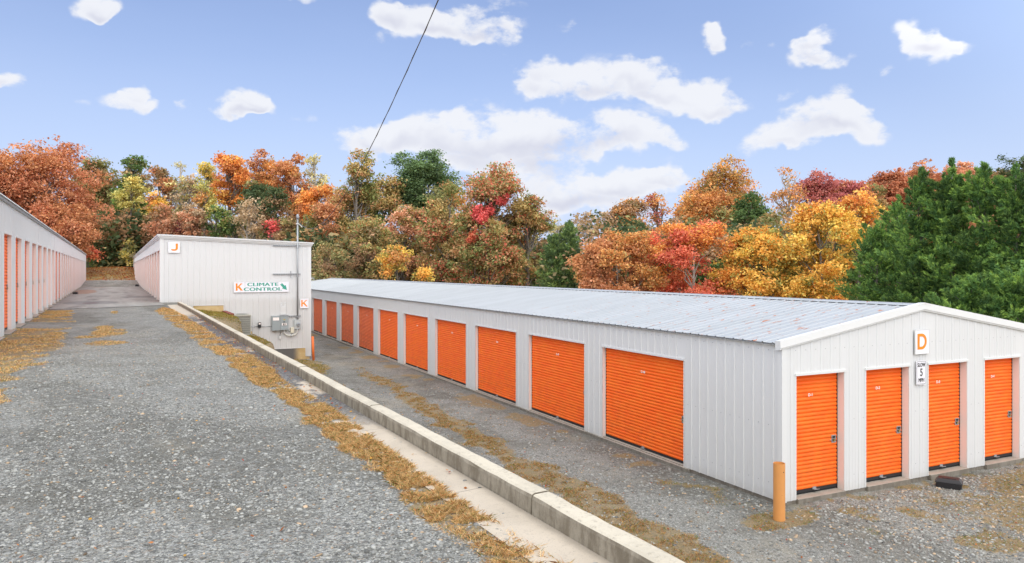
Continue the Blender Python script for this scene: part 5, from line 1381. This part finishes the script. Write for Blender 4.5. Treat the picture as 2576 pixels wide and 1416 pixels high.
# centre
T('oak_tree', 'tall green-brown oak crossed by the overhead cable', 895, 74, 355, 720, 72, 'oakmix', 1., group=G4, second='amber', sec=.15)
T('oak_tree', 'olive and russet oak left of the cable oak, behind the mast', 822, 72, 452, 740, 66, 'oakmix', 1., group=G4, second='rust', sec=.3)
T('oak_tree', 'green oak filling the gap left of the domed pine', 962, 80, 420, 660, 58, 'oakmix', 1., group=G4, second='green', sec=.3)
T('oak_tree', 'oak with orange tips filling the gap right of the domed pine', 1128, 78, 408, 640, 50, 'olive', 1., group=G4, second='amber', sec=.3)
T('pine_tree', 'broad green pine with a domed crown, tallest in the middle', 1062, 84, 332, 600, 92, 'ppine', 1.1, group=G4, flat=.9, shape=.3, cat='pine')
T('oak_tree', 'russet-tipped oak below the domed pine', 1015, 68, 470, 740, 55, 'salmon', 1., group=G4, second='oakmix', sec=.4)
T('oak_tree', 'tan-brown oak in the middle behind the long roof', 935, 64, 520, 770, 70, 'brown', .85, group=G4, second='oakmix', sec=.5)
T('oak_tree', 'brown tree just right of the tall end wall, above the roof', 838, 62, 590, 770, 60, 'brown', .9, group=G4, second='olive', sec=.5)
T('maple_tree', 'golden yellow tree rising from the far part of the long roof', 1000, 57, 612, 702, 46, 'gold', 1.1, group=G4, second='amber', sec=.3)
T('maple_tree', 'low yellow bush at the roof ridge right of the golden tree', 1062, 55, 672, 708, 22, 'gold', 1., group=G4)
T('oak_tree', 'green-and-orange oak left of the biggest oak', 1135, 64, 432, 760, 84, 'oakmix', 1., group=G4, second='mix2', sec=.5)
T('oak_tree', 'biggest oak, its tall mottled crown flecked with red', 1238, 60, 366, 780, 112, 'oakmix', .95, group=G4, second='mix2', sec=.45, lob=58, extra=[(1210, 533, 24, 'crimson'), (1262, 500, 14, 'crimson'), (1190, 596, 12, 'red')])
T('oak_tree', 'right-hand side oak leaning out from the biggest oak', 1325, 61, 440, 760, 66, 'oakmix', .9, group=G4, second='mix2', sec=.3)
conifer('cedar_tree', 'slim dark green cedar right of the biggest oak', 1432, 50, 555, 730, 44, 'arb', G4, leaf=.11, n=16000, upright=1.2, cone=.9, plume=1.0, np_=140)
conifer('cedar_tree', 'lower green cedar tucked against the biggest oak', 1392, 50, 590, 730, 30, 'arb', G4, leaf=.11, n=12000, upright=1.2, cone=.9, plume=1.0, np_=120, seed=3)
T('poplar_tree', 'faint pale yellow tree far off in the gap of the treeline', 1405, 135, 540, 630, 28, 'pale', .5, group=G6, sparse=1, pale=True)
T('poplar_tree', 'faint bare tree with pinkish leaves far off beside the gap', 1475, 130, 522, 620, 38, 'tan', .38, group=G6, sparse=1, pale=True)
T('oak_tree', 'faint tan treetop far off right of the gap', 1530, 125, 528, 620, 34, 'tan', .6, group=G6)
# right
T('oak_tree', 'dense round copper-brown oak right of the cedars', 1545, 41, 536, 840, 112, 'rust', 1.35, leaf=.075, group=G5, second='amber', sec=.35, shape=.5)
T('maple_tree', 'bright red maple with pale inner branches behind the roof', 1742, 40, 528, 840, 106, 'red', .9, leaf=.07, group=G5, pale=True, second='orange', sec=.4)
T('maple_tree', 'orange-topped maple between the copper oak and the red maple', 1668, 43, 532, 800, 62, 'orange', .9, leaf=.075, group=G5, second='red', sec=.5)
T('maple_tree', 'golden maple right of the red one behind the roof', 1915, 39, 548, 840, 112, 'gold', 1.1, leaf=.075, group=G5)
T('maple_tree', 'tall golden-yellow maple beside the green conifers', 2070, 38, 492, 840, 112, 'gold', 1.1, leaf=.075, group=G5, second='yellow', sec=.3)
T('maple_tree', 'orange-gold maple crown touching the tips of the conifers', 2155, 40, 468, 640, 62, 'orange', 1., leaf=.075, group=G5, second='gold', sec=.5)
T('oak_tree', 'dull green tree seen through the gaps of the golden maples', 2000, 44, 590, 860, 130, 'olive', 1., leaf=.075, group=G5, second='green', sec=.4)
T('oak_tree', 'wide amber oak on the slope above the red maple', 1808, 80, 414, 660, 128, 'amber', 1.1, group=G6, second='oakmix', sec=.2)
T('oak_tree', 'dark green tree at the right foot of the wide amber oak', 1885, 72, 488, 640, 56, 'green', 1., group=G6)
T('oak_tree', 'brown oak left of the wide amber oak', 1592, 88, 487, 640, 62, 'brown', 1., group=G6, second='amber', sec=.3)
T('oak_tree', 'small russet treetop between the brown and amber oaks', 1655, 92, 470, 580, 26, 'wine', .7, group=G6, second='amber', sec=.4)
T('poplar_tree', 'nearly bare tree with a few orange leaves on the right skyline', 1980, 78, 412, 580, 46, 'amber', .28, sparse=1, pale=True, group=G6)
T('oak_tree', 'wine-red treetop left half of the right skyline', 2055, 98, 428, 620, 58, 'wine', 1., group=G6)
T('oak_tree', 'wine-red treetop right of its twin on the skyline', 2130, 104, 442, 570, 60, 'wine', 1., group=G6, second='rust', sec=.4)
T('oak_tree', 'olive treetop against the reddish hill', 2195, 112, 443, 560, 34, 'olive', 1., group=G6)
for (u, d, vt, hw, p, lab) in ((2235, 150, 430, 70, 'brick', 'reddish brown crown on the far hill, left one'), (2320, 165, 414, 80, 'rust', 'reddish brown crown on the far hill behind the conifer tips'), (2420, 160, 405, 70, 'salmon', 'pale pinkish crown on the far hill behind the conifers'), (2500, 150, 420, 60, 'brown', 'brown crown on the far hill at the right')):
    T('oak_tree', lab, u, d, vt, 560, hw, p, 1., group=G6)
T('pine_tree', 'grey-green treetop cut by the right edge above the conifers', 2575, 95, 368, 500, 62, 'dgreen', .6, group=G6, flat=.8, cat='pine')
G7 = 'tall green conifers at the right'
for (u, d, vt, hw, n, lab) in ((2205, 31.5, 545, 74, 13000, 'leftmost low green conifer at the end of the conifer row'), (2318, 29.5, 412, 108, 24000, 'green conifer with the leftmost high tip'), (2395, 28.5, 390, 120, 27000, 'tallest green conifer in the row, second high tip'),
                               (2475, 27.5, 395, 118, 26000, 'green conifer with a forked tip right of the tallest'), (2555, 26.5, 402, 120, 25000, 'green conifer reaching the right edge of the view'), (2650, 25.5, 400, 120, 14000, 'green conifer mostly outside the right edge'),
                               (2260, 33, 480, 90, 14000, 'green conifer behind the leftmost pair')):
    conifer('leyland_cypress', lab, u, d, vt + 12, 800 + 60, hw, 'cyp', G7, leaf=.075, n=int(n * 2.3), upright=1.0, cone=1.0, plume=1.55, np_=105, cat='conifer')
for (u, d, vt, vb, hw, lab) in ((2440, 24.5, 700, 900, 90, 'lower front green conifer behind the gable ridge'), (2560, 23.5, 690, 900, 90, 'lower front green conifer at the right of the gable')):
    conifer('leyland_cypress', lab, u, d, vt, vb, hw, 'cyp', G7, leaf=.075, n=32000, upright=1.0, cone=.9, plume=1.45, np_=80, cat='conifer')

# far wood and undergrowth that read as one mass
def mass(name, label, pts, n, leaf, pals, h, spread):
    rs = np.random.default_rng(len(pts)); P = np.array(pts); i = rs.integers(0, len(P), n)
    cl = P[i, :2] + rs.normal(0, 1, (n, 2)) * spread
    z0 = zt(cl[:, 0], cl[:, 1]); top = P[i, 2] * (.75 + .5 * vn(cl[:, 0], cl[:, 1], spread * 1.6, 15, 2))
    z = z0 + top * rs.beta(1.3, 1., n)
    pal = np.concatenate([np.array(PAL[p]) for p in pals]); ci = (hash2(np.floor(cl[:, 0] / 2.6).astype(int), np.floor((z + cl[:, 1]) / 2.6).astype(int), 4) * len(pal)).astype(int) % len(pal)
    o = np_mesh(name, leaf_quads(np.stack([cl[:, 0], cl[:, 1], z], -1), leaf, .3, rs), 4, M_leaf, pal[ci] * rs.uniform(.6, 1.1, (n, 1)))
    return tag(o, label, 'woodland', kind='stuff')
pts = [(*at(u, d), h) for u, d, h in [(u, 138 + (u * 7 % 12), 11 if 250 < u < 860 else 8) for u in range(-300, 900, 22)]]
mass('far_wood', 'distant wood behind the left treeline', pts, 60000, .42, ['brown', 'olive', 'dgreen', 'tan'], 10, 3.)
pts = [(*at(u, 100 + (u * 5 % 9)), 6.5 if u > 600 else 7.5) for u in range(200, 900, 16)]
mass('undergrowth', 'dim undergrowth of the wood behind the lane', pts, 30000, .3, ['dgreen', 'brown', 'dgreen', 'olive'], 6, 1.8)
pts = [(*at(u, 70 + (u * 5 % 9)), 7.) for u in range(780, 1420, 16)]
mass('undergrowth', 'undergrowth between the big oaks behind the roof', pts, 34000, .24, ['dgreen', 'brown', 'olive', 'dgreen'], 6, 1.6)
pts = [(*at(u, 66 + (u * 5 % 7)), 8.) for u in range(1520, 2160, 16)]
mass('undergrowth', 'dim wood filling the slope behind the bright maples', pts, 26000, .22, ['dgreen', 'brown', 'olive'], 6, 1.5)
pts = [(*at(u, 50 + (u * 5 % 5)), 5.5) for u in range(1480, 2260, 14)]
mass('undergrowth', 'dark undergrowth below the bright maples', pts, 34000, .17, ['dgreen', 'green', 'brown'], 5, 1.2)
pts = [(*at(u, d), 9.) for u, d in [(u, 130 + (u * 3 % 40)) for u in range(1560, 2800, 18)]]
mass('far_wood', 'wooded far hill at the right', pts, 60000, .45, ['brown', 'rust', 'wine', 'olive', 'brick'], 9, 4.)
